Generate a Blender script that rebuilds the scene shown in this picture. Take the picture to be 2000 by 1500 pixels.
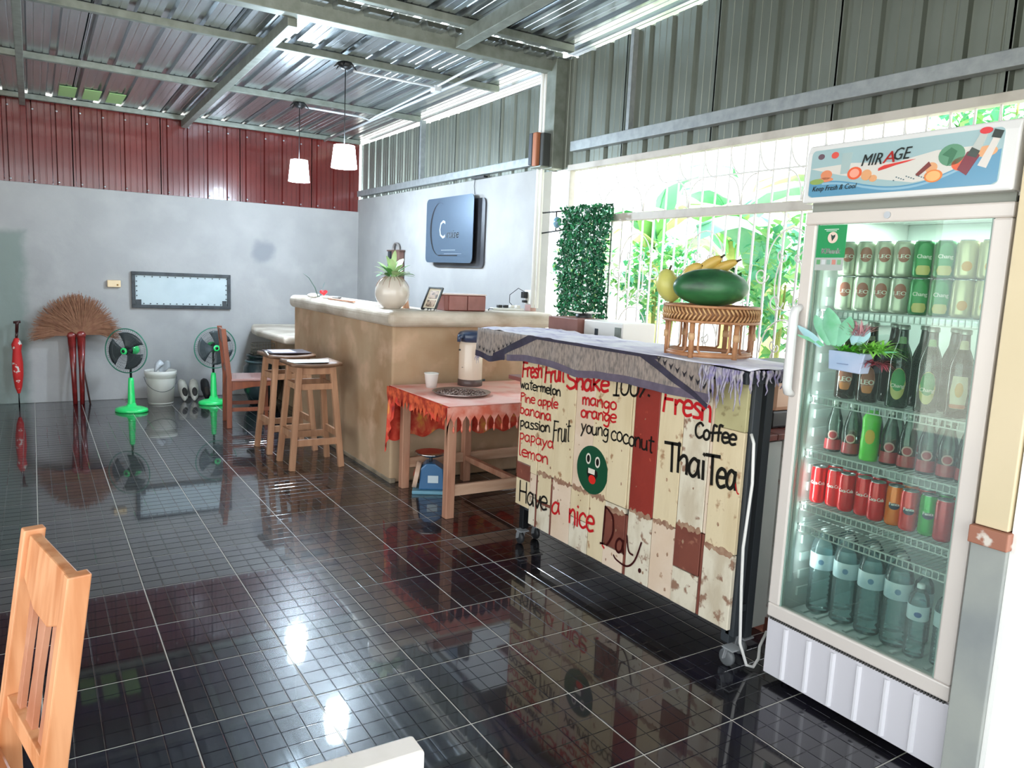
import bpy, bmesh, math, random
from mathutils import Vector, Matrix
from math import sin, cos, pi, radians, sqrt, atan2

for _o in list(bpy.data.objects): bpy.data.objects.remove(_o)
SC = bpy.context.scene
COL = SC.collection

# ------------------------------------------------------------ camera
cam_d = bpy.data.cameras.new('camera'); cam = bpy.data.objects.new('camera', cam_d); COL.objects.link(cam)
Rv = Vector((0.84650757, -0.5304338, 0.04544145)); Uv = Vector((0.036043, 0.14226115, 0.98917272)); Wv = Vector((0.5311552, 0.83570434, -0.13954356))
m = Matrix.Identity(4)
for i in range(3):
    m[i][0] = Rv[i]; m[i][1] = Uv[i]; m[i][2] = -Wv[i]
m.translation = (0.02375391, -5.60594844, 1.46816134)
cam.matrix_world = m
cam_d.sensor_width = 36; cam_d.lens = 1478.5 / 2000 * 36; cam_d.clip_start = 0.05; cam_d.clip_end = 200
SC.camera = cam

# ------------------------------------------------------------ world, sun, exposure
SC.view_settings.view_transform = 'Standard'; SC.view_settings.look = 'None'
SC.view_settings.gamma = 1; SC.view_settings.use_curve_mapping = False
SC.view_settings.exposure = 0.58
wd = bpy.data.worlds.new('world'); SC.world = wd; wd.use_nodes = True
bg = wd.node_tree.nodes['Background']; bg.inputs[0].default_value = (0.90, 0.96, 1.0, 1); bg.inputs[1].default_value = 2.6
sd = bpy.data.lights.new('sun', 'SUN'); sd.energy = 9.0; sd.angle = radians(2); sd.color = (1, 0.96, 0.88)
sun = bpy.data.objects.new('sun', sd); COL.objects.link(sun); sun.rotation_euler = (radians(18), radians(-32), 0)

# ------------------------------------------------------------ materials
def lin(h):
    h = h.lstrip('#'); v = [int(h[i:i + 2], 16) / 255 for i in (0, 2, 4)]
    return tuple((c / 12.92 if c <= 0.04045 else ((c + 0.055) / 1.055) ** 2.4) for c in v) + (1,)
MC = {}
def mat(name, col, rough=0.5, metal=0.0, col2=None, scale=4.0, thr=(0.4, 0.65), bump=0.0, bscale=30, stretch=None, emit=0, coat=0, trans=0, detail=6, col3=None, thr3=(0.55, 0.6), scale3=9):
    if name in MC: return MC[name]
    M = bpy.data.materials.new(name); M.use_nodes = True; nt = M.node_tree; B = nt.nodes['Principled BSDF']
    B.inputs['Base Color'].default_value = lin(col); B.inputs['Roughness'].default_value = rough; B.inputs['Metallic'].default_value = metal
    if coat: B.inputs['Coat Weight'].default_value = coat; B.inputs['Coat Roughness'].default_value = 0.08
    if emit: B.inputs['Emission Color'].default_value = lin(col); B.inputs['Emission Strength'].default_value = emit
    def nz(sc, st=None, det=6):
        tc = nt.nodes.new('ShaderNodeTexCoord'); mp = nt.nodes.new('ShaderNodeMapping'); n = nt.nodes.new('ShaderNodeTexNoise')
        nt.links.new(tc.outputs['Object'], mp.inputs[0]); nt.links.new(mp.outputs[0], n.inputs['Vector'])
        if st: mp.inputs['Scale'].default_value = st
        n.inputs['Scale'].default_value = sc; n.inputs['Detail'].default_value = det
        return n
    def mixin(prev, sc, c, th, st=None):
        n = nz(sc, st, detail); r = nt.nodes.new('ShaderNodeMapRange'); r.inputs[1].default_value = th[0]; r.inputs[2].default_value = th[1]
        nt.links.new(n.outputs['Fac'], r.inputs[0])
        mx = nt.nodes.new('ShaderNodeMix'); mx.data_type = 'RGBA'; nt.links.new(r.outputs[0], mx.inputs['Factor'])
        if isinstance(prev, tuple): mx.inputs[6].default_value = prev
        else: nt.links.new(prev, mx.inputs[6])
        mx.inputs[7].default_value = lin(c); return mx.outputs[2]
    if col2:
        s = mixin(lin(col), scale, col2, thr, stretch)
        if col3: s = mixin(s, scale3, col3, thr3, None)
        nt.links.new(s, B.inputs['Base Color'])
    if bump:
        n = nz(bscale, stretch); b = nt.nodes.new('ShaderNodeBump'); b.inputs['Strength'].default_value = bump; b.inputs['Distance'].default_value = 0.01
        nt.links.new(n.outputs['Fac'], b.inputs['Height']); nt.links.new(b.outputs[0], B.inputs['Normal'])
    MC[name] = M; return M
def glassy(name, col, gloss=1.0, dens=0.0, fres=1.5, rough=0.02, body='#ffffff'):
    """thin clear sheet: transparent + fresnel reflection (+ a little body colour)"""
    if name in MC: return MC[name]
    M = bpy.data.materials.new(name); M.use_nodes = True; nt = M.node_tree; nt.nodes.clear()
    out = nt.nodes.new('ShaderNodeOutputMaterial'); tr = nt.nodes.new('ShaderNodeBsdfTransparent'); tr.inputs[0].default_value = lin(col)
    gl = nt.nodes.new('ShaderNodeBsdfGlossy'); gl.inputs['Roughness'].default_value = rough; gl.inputs[0].default_value = (gloss, gloss, gloss, 1)
    df = nt.nodes.new('ShaderNodeBsdfDiffuse'); df.inputs[0].default_value = lin(body)
    m1 = nt.nodes.new('ShaderNodeMixShader'); m1.inputs[0].default_value = dens
    nt.links.new(tr.outputs[0], m1.inputs[1]); nt.links.new(df.outputs[0], m1.inputs[2])
    fr = nt.nodes.new('ShaderNodeFresnel'); fr.inputs[0].default_value = fres
    m2 = nt.nodes.new('ShaderNodeMixShader'); nt.links.new(fr.outputs[0], m2.inputs[0]); nt.links.new(m1.outputs[0], m2.inputs[1]); nt.links.new(gl.outputs[0], m2.inputs[2])
    nt.links.new(m2.outputs[0], out.inputs[0]); MC[name] = M; return M

concrete = mat('concrete', '#a5a3a2', 0.75, 0, '#959493', 1.1, (0.40, 0.75), 0.25, 14, col3='#afadab', scale3=3.1, thr3=(0.45, 0.85))
earthpl = mat('earth_plaster', '#b59a7c', 0.7, 0, '#a07a58', 1.8, (0.42, 0.7), 0.3, 9, col3='#c9a68a', scale3=4.5, thr3=(0.52, 0.7))
slabm = mat('slab_cement', '#cfc3b4', 0.45, 0, '#9d8a74', 3.0, (0.42, 0.72), 0.3, 16, stretch=(1, 1, 2))
maroon = mat('maroon_steel', '#6f2a26', 0.22, 0.0, '#5c211f', 2, (0.3, 0.7), coat=0.6)
zinc = mat('zinc_sheet', '#b4babd', 0.27, 0.9, '#a0a6aa', 3, (0.3, 0.75), 0.1, 5, stretch=(8, .6, 1))
zincwall = mat('zinc_wall', '#8b9088', 0.36, 0.6, '#7a7f76', 2, (0.3, 0.75), 0.04, 5)
galv = mat('galvanised', '#92978f', 0.5, 0.55, '#7e837a', 14, (0.35, 0.7), 0.1, 60)
galvlt = mat('galvanised_light', '#a9adae', 0.5, 0.5, '#959a9c', 22, (0.35, 0.7), 0.1, 60)
darksteel = mat('dark_steel', '#3a3f44', 0.5, 0.3)
blackst = mat('black_steel', '#17191c', 0.45, 0.2)
screwm = mat('screw', '#c9ccd0', 0.3, 0.9)
white = mat('white_paint', '#e6e4e0', 0.35)
whitegl = mat('white_gloss', '#dfdedd', 0.22, coat=0.3)
offwhite = mat('off_white_plastic', '#d9d5cd', 0.4)
creamw = mat('cream_wall', '#dccbaa', 0.6, 0, '#d2c29e', 1.5, (0.4, 0.7))
greypl = mat('grey_plaster', '#a2a59f', 0.75, 0, '#8b9090', 3, (0.4, 0.7), 0.15, 20)
framew = mat('frame_paint', '#c9c2b9', 0.5, 0, '#b5ada3', 6, (0.5, 0.7))
grout = mat('grout', '#b9b4aa', 0.7)
tilem = mat('black_tile', '#0e0c12', 0.27, 0, '#15112a', 2.2, (0.42, 0.7), 0.0, 3, coat=1.0)
tilem.node_tree.nodes['Principled BSDF'].inputs['Coat Roughness'].default_value = 0.035; tilem.node_tree.nodes['Principled BSDF'].inputs['Specular IOR Level'].default_value = 0.2
woodred = mat('red_wood', '#8c4a2c', 0.35, 0, '#6d331e', 5, (0.35, 0.7), 0.05, 20, stretch=(4, 4, .6))
woodpale = mat('pale_wood', '#b98b6a', 0.5, 0, '#9c6f52', 5, (0.35, 0.7), 0.08, 20, stretch=(5, 5, .6))
woodora = mat('orange_wood', '#d99c70', 0.4, 0, '#b8703f', 5, (0.4, 0.7), 0.05, 20, stretch=(5, 5, .5))
woodpink = mat('pinkish_wood', '#b98a70', 0.5, 0, '#a06a52', 5, (0.4, 0.7), 0.05, 20, stretch=(4, 4, .6))
wooddk = mat('dark_wood', '#4a2f28', 0.4, 0, '#38211c', 6, (0.35, 0.7))
woodbox = mat('box_wood', '#7c4036', 0.35, 0, '#6a322a', 8, (0.35, 0.7))
green = mat('green_plastic', '#2fd671', 0.28, coat=0.3)
black = mat('black_plastic', '#141416', 0.4)
red = mat('red_paint', '#b3201c', 0.35)

# ------------------------------------------------------------ mesh tools
class MB:
    def __init__(s): s.v = []; s.f = []; s.mi = []; s.cur = 0; s.smooth = []
    def add(s, vs, fs, sm=False):
        b = len(s.v); s.v += [tuple(v) for v in vs]
        for f in fs: s.f.append(tuple(b + i for i in f)); s.mi.append(s.cur); s.smooth.append(sm)
        return s
    def box(s, c, d, rz=0, M=None):
        x, y, z = d[0] / 2, d[1] / 2, d[2] / 2
        vs = [Vector((a * x, b * y, e * z)) for e in (-1, 1) for b in (-1, 1) for a in (-1, 1)]
        if rz: vs = [Matrix.Rotation(rz, 3, 'Z') @ v for v in vs]
        if M: vs = [M @ v for v in vs]
        c = Vector(c)
        return s.add([v + c for v in vs], [(0, 2, 3, 1), (4, 5, 7, 6), (0, 1, 5, 4), (2, 6, 7, 3), (0, 4, 6, 2), (1, 3, 7, 5)])
    def bb(s, x0, x1, y0, y1, z0, z1): return s.box(((x0 + x1) / 2, (y0 + y1) / 2, (z0 + z1) / 2), (abs(x1 - x0), abs(y1 - y0), abs(z1 - z0)))
    def bar(s, p, q, w, h, up=(0, 0, 1)):
        """rectangular bar from p to q; w across, h along up"""
        p = Vector(p); q = Vector(q); d = (q - p).normalized(); u = Vector(up); a = d.cross(u)
        if a.length < 1e-4: a = d.cross(Vector((0, 1, 0)))
        a.normalize(); u = a.cross(d).normalized(); vs = []
        for c in (p, q):
            for i, j in ((-1, -1), (1, -1), (1, 1), (-1, 1)): vs.append(c + a * (i * w / 2) + u * (j * h / 2))
        return s.add(vs, [(3, 2, 1, 0), (4, 5, 6, 7), (0, 1, 5, 4), (1, 2, 6, 5), (2, 3, 7, 6), (3, 0, 4, 7)])
    def tube(s, pts, r, n=8, closed=False, cap=True, sy=1.0):
        P = [Vector(p) for p in pts]; k = len(P); R = r if isinstance(r, (list, tuple)) else [r] * k
        prev = None; rings = []
        for i in range(k):
            a = P[(i - 1) % k] if (i > 0 or closed) else P[0]; b = P[(i + 1) % k] if (i < k - 1 or closed) else P[-1]
            d = (b - a).normalized() if (b - a).length > 1e-9 else Vector((0, 0, 1))
            if prev is None:
                t = Vector((0, 0, 1)) if abs(d.z) < .9 else Vector((1, 0, 0)); u = d.cross(t).normalized()
            else:
                u = (prev - d * prev.dot(d)); u = u.normalized() if u.length > 1e-6 else d.orthogonal().normalized()
            prev = u; w = d.cross(u)
            rings.append([P[i] + u * (R[i] * cos(2 * pi * j / n)) + w * (R[i] * sy * sin(2 * pi * j / n)) for j in range(n)])
        vs = [v for rr in rings for v in rr]; fs = []
        for i in range(k if closed else k - 1):
            i2 = (i + 1) % k
            for j in range(n): fs.append((i * n + j, i * n + (j + 1) % n, i2 * n + (j + 1) % n, i2 * n + j))
        s.add(vs, fs, True)
        if cap and not closed:
            b = len(s.v) - len(vs)
            s.f.append(tuple(b + j for j in reversed(range(n)))); s.mi.append(s.cur); s.smooth.append(False)
            s.f.append(tuple(b + (k - 1) * n + j for j in range(n))); s.mi.append(s.cur); s.smooth.append(False)
        return s
    def lathe(s, prof, c=(0, 0, 0), n=24, M=None, smooth=True, a0=0, a1=2 * pi):
        """prof: list of (r,z)"""
        c = Vector(c); full = abs(a1 - a0 - 2 * pi) < 1e-6; m_ = n if full else n + 1; vs = []
        for r, z in prof:
            for j in range(m_):
                t = a0 + (a1 - a0) * j / n; v = Vector((r * cos(t), r * sin(t), z))
                if M: v = M @ v
                vs.append(c + v)
        fs = []
        for i in range(len(prof) - 1):
            for j in range(n):
                j2 = (j + 1) % m_ if full else j + 1
                fs.append((i * m_ + j, i * m_ + j2, (i + 1) * m_ + j2, (i + 1) * m_ + j))
        return s.add(vs, fs, smooth)
    def cyl(s, c, r, h, n=20, M=None): return s.lathe([(0.0001, 0), (r, 0), (r, h), (0.0001, h)], c, n, M, False)
    def ell(s, c, r, n=16, M=None, k=10):
        prof = [(sin(pi * i / k), -cos(pi * i / k)) for i in range(k + 1)]
        r = Vector(r) if not isinstance(r, (int, float)) else Vector((r, r, r))
        Sm = Matrix.Diagonal(r); MM = (M @ Sm) if M else Sm
        return s.lathe([(max(a, 1e-4), b) for a, b in prof], c, n, MM)
    def prism(s, poly, f0, f1):
        """poly: 2D list; f0,f1 map (a,b)->3D for the two faces"""
        n = len(poly); vs = [f0(a, b) for a, b in poly] + [f1(a, b) for a, b in poly]
        return s.add(vs, [tuple(range(n)), tuple(reversed(range(n, 2 * n)))] + [(i, i + n, (i + 1) % n + n, (i + 1) % n) for i in range(n)])
    def grid(s, nu, nv, f, sm=True):
        vs = [f(i / nu, j / nv) for j in range(nv + 1) for i in range(nu + 1)]
        return s.add(vs, [(j * (nu + 1) + i, j * (nu + 1) + i + 1, (j + 1) * (nu + 1) + i + 1, (j + 1) * (nu + 1) + i) for j in range(nv) for i in range(nu)], sm)
    def build(s, name, m_, parent=None, bev=0, seg=2, solid=0, kind=None, label=None, sub=0):
        o = WL.get(parent.name, Vector((0, 0, 0))) if parent else Vector((0, 0, 0))
        me = bpy.data.meshes.new(name); me.from_pydata([Vector(v) - o for v in s.v], [], s.f)
        ms = m_ if isinstance(m_, (list, tuple)) else [m_]
        for q in ms: me.materials.append(q)
        me.polygons.foreach_set('material_index', s.mi); me.polygons.foreach_set('use_smooth', s.smooth)
        me.validate(); me.update()
        bm = bmesh.new(); bm.from_mesh(me); bmesh.ops.recalc_face_normals(bm, faces=bm.faces); bm.to_mesh(me); bm.free()
        ob = bpy.data.objects.new(name, me); COL.objects.link(ob)
        if parent: ob.parent = parent; WL[ob.name] = o
        else: WL[ob.name] = Vector((0, 0, 0))
        if solid:
            q = ob.modifiers.new('s', 'SOLIDIFY'); q.thickness = solid; q.offset = 0
        if sub:
            q = ob.modifiers.new('u', 'SUBSURF'); q.levels = q.render_levels = sub
        if bev:
            q = ob.modifiers.new('b', 'BEVEL'); q.width = bev; q.segments = seg; q.limit_method = 'ANGLE'; q.angle_limit = radians(40)
            q.harden_normals = False
        if kind: ob['kind'] = kind
        if label: ob['label'] = label
        return ob
WL = {}
def thing(name, label, cat, loc=(0, 0, 0), group=None):
    o = bpy.data.objects.new(name, None); COL.objects.link(o); o.empty_display_size = .05; o.location = loc; WL[o.name] = Vector(loc)
    o['label'] = label; o['category'] = cat
    if group: o['group'] = group
    return o
def tag(o, label, cat, group=None):
    o['label'] = label; o['category'] = cat
    if group: o['group'] = group
    return o
def recenter(o):
    """move a single-mesh thing's origin to its base centre"""
    me = o.data; xs = [v.co for v in me.vertices]
    c = Vector(((min(v.x for v in xs) + max(v.x for v in xs)) / 2, (min(v.y for v in xs) + max(v.y for v in xs)) / 2, min(v.z for v in xs)))
    me.transform(Matrix.Translation(-c)); o.location = c; WL[o.name] = c; return o
def single(mb, name, m_, label, cat, group=None, **k):
    return recenter(tag(mb.build(name, m_, **k), label, cat, group))
def struct(o): o['kind'] = 'structure'; return o
KIDS = {}
def children(o):
    return [c for c in bpy.data.objects if c.parent == o]
def dup(root, loc, rz=0, label=None, group=None, cache={}):
    r = root.copy(); COL.objects.link(r); r.location = loc; r.rotation_euler = (0, 0, rz); WL[r.name] = Vector(loc)
    if label: r['label'] = label
    if group: r['group'] = group
    if root.name not in cache: cache[root.name] = [(c, children(c)) for c in children(root)]
    for ch, gs in cache[root.name]:
        c = ch.copy(); COL.objects.link(c); c.parent = r
        for g in gs:
            d = g.copy(); COL.objects.link(d); d.parent = c
    return r
TXT = {}
def text2d(string, size=1.0, shear=0.0, res=2):
    """letter outlines of the built-in font as 2D verts and faces, origin bottom-left"""
    k = (string, shear)
    if k not in TXT:
        cu = bpy.data.curves.new('t', 'FONT'); cu.body = string; cu.size = 1.0; cu.resolution_u = res; cu.shear = shear
        ob = bpy.data.objects.new('t', cu); COL.objects.link(ob)
        dg = bpy.context.evaluated_depsgraph_get(); me = ob.evaluated_get(dg).to_mesh()
        vs = [(v.co.x, v.co.y) for v in me.vertices]; fs = [tuple(p.vertices) for p in me.polygons]
        ob.evaluated_get(dg).to_mesh_clear(); bpy.data.objects.remove(ob); bpy.data.curves.remove(cu)
        x0 = min(v[0] for v in vs); x1 = max(v[0] for v in vs); TXT[k] = ([(v[0] - x0, v[1]) for v in vs], fs, x1 - x0)
    vs, fs, w = TXT[k]
    return [(a * size, b * size) for a, b in vs], fs, w * size
def put_text(mb, string, f, width=None, size=None, shear=0.0, bold=0):
    """f maps (x,y) in metres to 3D"""
    vs, fs, w = text2d(string, 1.0, shear); k = (width / w) if width else size
    ky = size if size else k
    for dx in ((0,) if not bold else (-bold, 0, bold)):
        mb.add([f(a * k + dx, b * ky) for a, b in vs], fs)
    return mb
RND = random.Random(7)
# ============================================================ SETTING
# floor: 0.4 m tiles, each moulded with 5 x 5 raised squares
fb = MB(); fb.bb(-3.6, 3.37, -8.0, 3.27, -0.05, -0.0013)
floor = struct(fb.build('floor', grout))
tb = MB(); T = .4; g = .0020; cs = (T - 2 * g) / 5
for i in range(5):
    for j in range(5):
        x0 = g + i * cs; y0 = g + j * cs; e = .0008; k = .0026
        vs = [(x0 + e, y0 + e, -.0010), (x0 + cs - e, y0 + e, -.0010), (x0 + cs - e, y0 + cs - e, -.0010), (x0 + e, y0 + cs - e, -.0010),
              (x0 + k, y0 + k, 0), (x0 + cs - k, y0 + k, 0), (x0 + cs - k, y0 + cs - k, 0), (x0 + k, y0 + cs - k, 0)]
        tb.add(vs, [(4, 5, 6, 7), (0, 1, 5, 4), (1, 2, 6, 5), (2, 3, 7, 6), (3, 0, 4, 7)])
tb.add([(g, g, -.0010), (T - g, g, -.0010), (T - g, T - g, -.0010), (g, T - g, -.0010), (g, g, -.003), (T - g, g, -.003), (T - g, T - g, -.003), (g, T - g, -.003)],
       [(0, 1, 2, 3), (0, 1, 5, 4), (1, 2, 6, 5), (2, 3, 7, 6), (3, 0, 4, 7)])
t0 = tb.build('floor_tile', tilem, floor)
cells = []
for a in range(-9, 9):
    for b in range(-9, 20):
        x0 = a * T; y0 = -b * T
        if x0 < -3.6 or x0 + T > 3.61 or y0 + T > 3.62: continue
        cells.append((x0, y0))
def vis(c):
    p = Vector((c[0] + .2, c[1] + .2, 0)) - Vector(m.translation); w = p.dot(Wv)
    if w < .3: return 99
    u, v = p.dot(Rv) / w, p.dot(Uv) / w
    return (w if (abs(u) < .80 and -.62 < v < .6) else 99)
cells.sort(key=vis)
first = True
rest = MB()
for n, (x0, y0) in enumerate(cells):
    if n < 296:
        o = t0 if first else t0.copy()
        if not first: COL.objects.link(o)
        first = False; o.location = (x0, y0, RND.uniform(0, .0001)); o.rotation_euler = (RND.uniform(-.0003, .0003), RND.uniform(-.0003, .0003), 0); o.parent = floor
    else:
        rest.add([(v[0] + x0, v[1] + y0, v[2]) for v in tb.v], tb.f)
rest.build('floor_tiles', tilem, floor, kind='stuff')

# corrugated sheet section: pitch .2, rib .035 wide / .022 deep (d away from room)
def sheet_pts(u0, u1, pitch=.2, off=0.0, rw=.030, depth=.022):
    pts = []; k = math.floor((u0 - off) / pitch) - 1
    while True:
        c = off + k * pitch
        if c > u1 + pitch: break
        for du, d in ((-rw / 2 - .010, 0), (-rw / 2, depth), (rw / 2, depth), (rw / 2 + .010, 0), (.06, 0), (.063, .003), (.070, .003), (.073, 0), (.120, 0), (.123, .003), (.130, .003), (.133, 0)):
            if u0 <= c + du <= u1: pts.append((c + du, d))
        k += 1
    pts = [(u0, 0.0)] + pts + [(u1, 0.0)]
    return pts
def sheet(name, u0, u1, f0, f1, m_, parent, **k):
    """f0/f1: (u,d)->3D at the two ends of the ribs"""
    pts = sheet_pts(u0, u1, **k); n = len(pts); mb = MB()
    vs = [f0(u, d) for u, d in pts] + [f1(u, d) for u, d in pts]
    mb.add(vs, [(i, i + 1, i + 1 + n, i + n) for i in range(n - 1)])
    return mb.build(name, m_, parent)

# back wall
wb = MB(); wb.bb(-3.6, 3.55, 3.27, 3.40, 0, 2.16)
wall_back = struct(wb.build('wall_back', concrete, bev=.006))
x = -3.6
sc = MB()
while x < 3.36:
    x1 = min(x + .8, 3.37)
    sheet('maroon_steel_sheet', x, x1 + .01, lambda u, d: (u, 3.30 + d, 2.10), lambda u, d: (u, 3.30 + d, 3.0), maroon, wall_back, off=.05)
    x += .8
for k in range(-17, 17):
    xx = k * .2 + .05 + .1
    if -3.5 < xx < 3.3:
        for z in (2.19, 2.86 + .004 * ((k * 7) % 5)): sc.lathe([(0.0001, -.006), (.008, -.006), (.010, 0)], (xx - .07, 3.296, z), 6, Matrix.Rotation(-pi / 2, 3, 'X'))
sc.build('screws', screwm, wall_back, kind='stuff')
# a stained patch and a darker greenish area mixed into the concrete colour
pm = mat('plaster_patch_grey', '#85898e', 0.8, 0, '#999da1', 9, (0.35, 0.65)); pg = mat('wall_patch_green', '#7f8f88', 0.8, 0, '#98a49f', 9, (0.4, 0.7))
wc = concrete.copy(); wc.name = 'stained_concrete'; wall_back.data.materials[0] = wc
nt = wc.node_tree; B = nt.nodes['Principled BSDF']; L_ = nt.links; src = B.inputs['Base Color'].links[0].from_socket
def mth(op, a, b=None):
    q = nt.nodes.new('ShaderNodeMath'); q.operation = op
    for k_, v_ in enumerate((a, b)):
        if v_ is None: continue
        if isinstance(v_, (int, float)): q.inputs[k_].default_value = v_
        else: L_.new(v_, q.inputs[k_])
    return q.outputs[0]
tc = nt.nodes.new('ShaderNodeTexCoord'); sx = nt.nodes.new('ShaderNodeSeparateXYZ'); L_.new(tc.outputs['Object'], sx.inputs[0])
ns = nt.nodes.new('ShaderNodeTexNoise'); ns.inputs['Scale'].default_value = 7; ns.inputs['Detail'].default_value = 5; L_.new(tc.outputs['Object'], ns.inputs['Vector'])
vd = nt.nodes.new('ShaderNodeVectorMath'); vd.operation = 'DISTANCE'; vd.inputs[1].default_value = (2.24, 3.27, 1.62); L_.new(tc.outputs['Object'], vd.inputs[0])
def tone_patch(prev, dist, lo, hi, amt, col):
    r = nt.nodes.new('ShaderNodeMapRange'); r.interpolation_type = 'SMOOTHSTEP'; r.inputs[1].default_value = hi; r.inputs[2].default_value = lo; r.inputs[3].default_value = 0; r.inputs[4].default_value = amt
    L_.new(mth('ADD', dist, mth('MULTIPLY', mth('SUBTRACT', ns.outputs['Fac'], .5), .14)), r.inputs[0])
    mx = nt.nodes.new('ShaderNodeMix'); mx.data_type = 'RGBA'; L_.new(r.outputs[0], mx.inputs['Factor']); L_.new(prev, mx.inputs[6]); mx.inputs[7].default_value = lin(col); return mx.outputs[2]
src = tone_patch(src, vd.outputs['Value'], .07, .17, .75, '#7c7f86')
dl = mth('MAXIMUM', sx.outputs['X'], mth('SUBTRACT', sx.outputs['Z'], 1.72))       # darker greenish area at far left, below 1.7 m
src = tone_patch(src, dl, -.09, .02, .8, '#75837c')
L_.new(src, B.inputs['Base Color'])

# right wall
wr = MB(); wr.bb(3.37, 3.49, -.60, 3.40, 0, 2.305)
wall_right = struct(wr.build('wall_right', concrete, bev=.006))
def zr(Y): return 2.985 + .016 * (3.27 - Y) if Y > -.83 else 3.105 + .04 * (-.83 - Y)
y = 3.28
while y > -.7:
    y0 = max(y - .8, -.74)
    sheet('grey_steel_sheet', y0 - .01, y, lambda u, d: (3.40 + d, u, 2.28), lambda u, d: (3.40 + d, u, zr(3.2) - .045), zincwall, wall_right, off=.04)
    y -= .8
y = -.72
while y > -6.4:
    y0 = y - .8
    sheet('grey_steel_sheet', y0 - .01, y, lambda u, d: (3.40 + d, u, 2.275), lambda u, d: (3.40 + d, u, zr(u) - .05), zincwall, wall_right, off=.04)
    y -= .8
r_ = MB(); r_.bb(3.34, 3.40, -.60, 3.25, 2.335, 2.40); r_.build('galvanised_rail', galvlt, wall_right, bev=.004)
r_ = MB(); r_.bb(3.34, 3.40, -5.4, -1.02, 2.385, 2.455); r_.build('galvanised_rail', galvlt, wall_right, bev=.004)
r_ = MB(); r_.bb(3.35, 3.40, 1.52, 1.56, 2.40, 2.97); r_.build('galvanised_stud', galvlt, wall_right)
r_ = MB(); r_.bb(3.36, 3.40, -1.63, -1.60, 2.455, 3.09); r_.build('galvanised_stud', galvlt, wall_right)
lw = MB(); lw.bb(3.35, 3.50, -5.2, -.97, 0, .80); lw.build('low_wall', white, wall_right)
lw = MB(); lw.bb(3.36, 3.48, -.97, -.60, 0, .80); lw.build('low_wall', white, wall_right)
st = MB(); st.bb(3.30, 3.40, -.86, -.74, 2.28, 3.06); st.build('steel_post', galv, wall_right, bev=.004)

# ceiling
ceiling = bpy.data.objects.new('ceiling', None); COL.objects.link(ceiling); ceiling['kind'] = 'structure'; WL['ceiling'] = Vector((0, 0, 0))
def zs(Y): return 2.985 + .016 * (3.27 - Y)
def zB(Y): return 3.125 + .04 * (-.83 - Y)
x = -3.6
while x < 3.9:
    sheet('roof_sheet', x, min(x + .8, 3.72) + .01, lambda u, d: (u, 3.8, zs(3.8) + d), lambda u, d: (u, -.9, zs(-.9) + d), zinc, ceiling, off=.02, rw=.04, depth=.028)
    sheet('roof_sheet', x, min(x + .8, 3.72) + .01, lambda u, d: (u, -.78, zB(-.78) + d), lambda u, d: (u, -8.0, zB(-8) + d), zinc, ceiling, off=.02, rw=.04, depth=.028)
    x += .8
def pur(Y, x0, x1, f, h=.05, w=.05, mt=galv):
    b = MB(); z = f(Y); b.bb(x0, x1, Y - w / 2, Y + w / 2, z - h, z - .002); b.build('purlin', mt, ceiling, bev=.003)
for Y in (3.24, 1.58, .07): pur(Y, -3.6, 3.36, zs)
for Y in (-.96, -2.45, -3.95, -5.45, -6.95): pur(Y, -3.6, 3.36, zB)
b = MB(); b.bb(-3.6, 3.395, -.80, -.70, 2.975, 3.118); b.build('main_beam', galv, ceiling, bev=.005)
def raf(X, y0, y1, f, w=.06, h=.07):
    b = MB(); b.bar((X, y0, f(y0) - .05 - h / 2), (X, y1, f(y1) - .05 - h / 2), w, h); b.build('rafter', galv, ceiling, bev=.004)
raf(1.43, 3.26, -.70, zs); raf(0.0, 3.26, -.70, zs, .05, .06); raf(-1.5, 3.26, -.70, zs)
raf(2.54, -.80, -7.9, zB, .08, .09); raf(.3, -2.2, -7.9, zB); raf(-1.9, -.8, -7.9, zB)
sc = MB()
for Y in (3.24, 1.58, .07, -.96, -2.45):
    for k in range(-16, 17):
        xx = .02 + .2 * k + .035
        z = (zs(Y) if Y > -.9 else zB(Y)) - .006
        sc.box((xx, Y + .032, z), (.012, .01, .012))
sc.build('roof_screws', screwm, ceiling, kind='stuff')
# small flat green panels on the roof underside near the back-left
gp = mat('panel_green', '#a8d68a', 0.4, emit=0)
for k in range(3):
    b = MB(); b.bb(.29 + .2 * k, .43 + .2 * k, 2.62, 3.12, zs(3) - .003, zs(3) + .001); b.build('green_panel', gp, ceiling)

# far left wall (outside the frame) and the stub wall beside the fridge
wl = MB(); wl.bb(-3.72, -3.6, -1.0, 3.40, 0, 3.0); struct(wl.build('wall_left', concrete))
sw = MB(); sw.bb(2.285, 3.37, -4.645, -4.548, 0, .775); wall_front = struct(sw.build('wall_front', greypl, bev=.003))
sw = MB(); sw.bb(2.287, 3.37, -4.64, -4.552, .83, 3.2); sw.build('cream_upper_wall', creamw, wall_front, bev=.003)
sw = MB(); sw.bb(2.30, 3.37, -4.66, -4.6455, -.05, 3.2); sw.build('white_outer_face', mat('sunlit_white', '#efeeea', .6), wall_front)
sw = MB(); sw.bb(2.27, 2.42, -4.65, -4.545, .777, .828); sw.build('timber_cap', mat('worn_timber', '#a06a55', .6, 0, '#d8cfc4', 14, (.55, .62)), wall_front, bev=.003)

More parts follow.
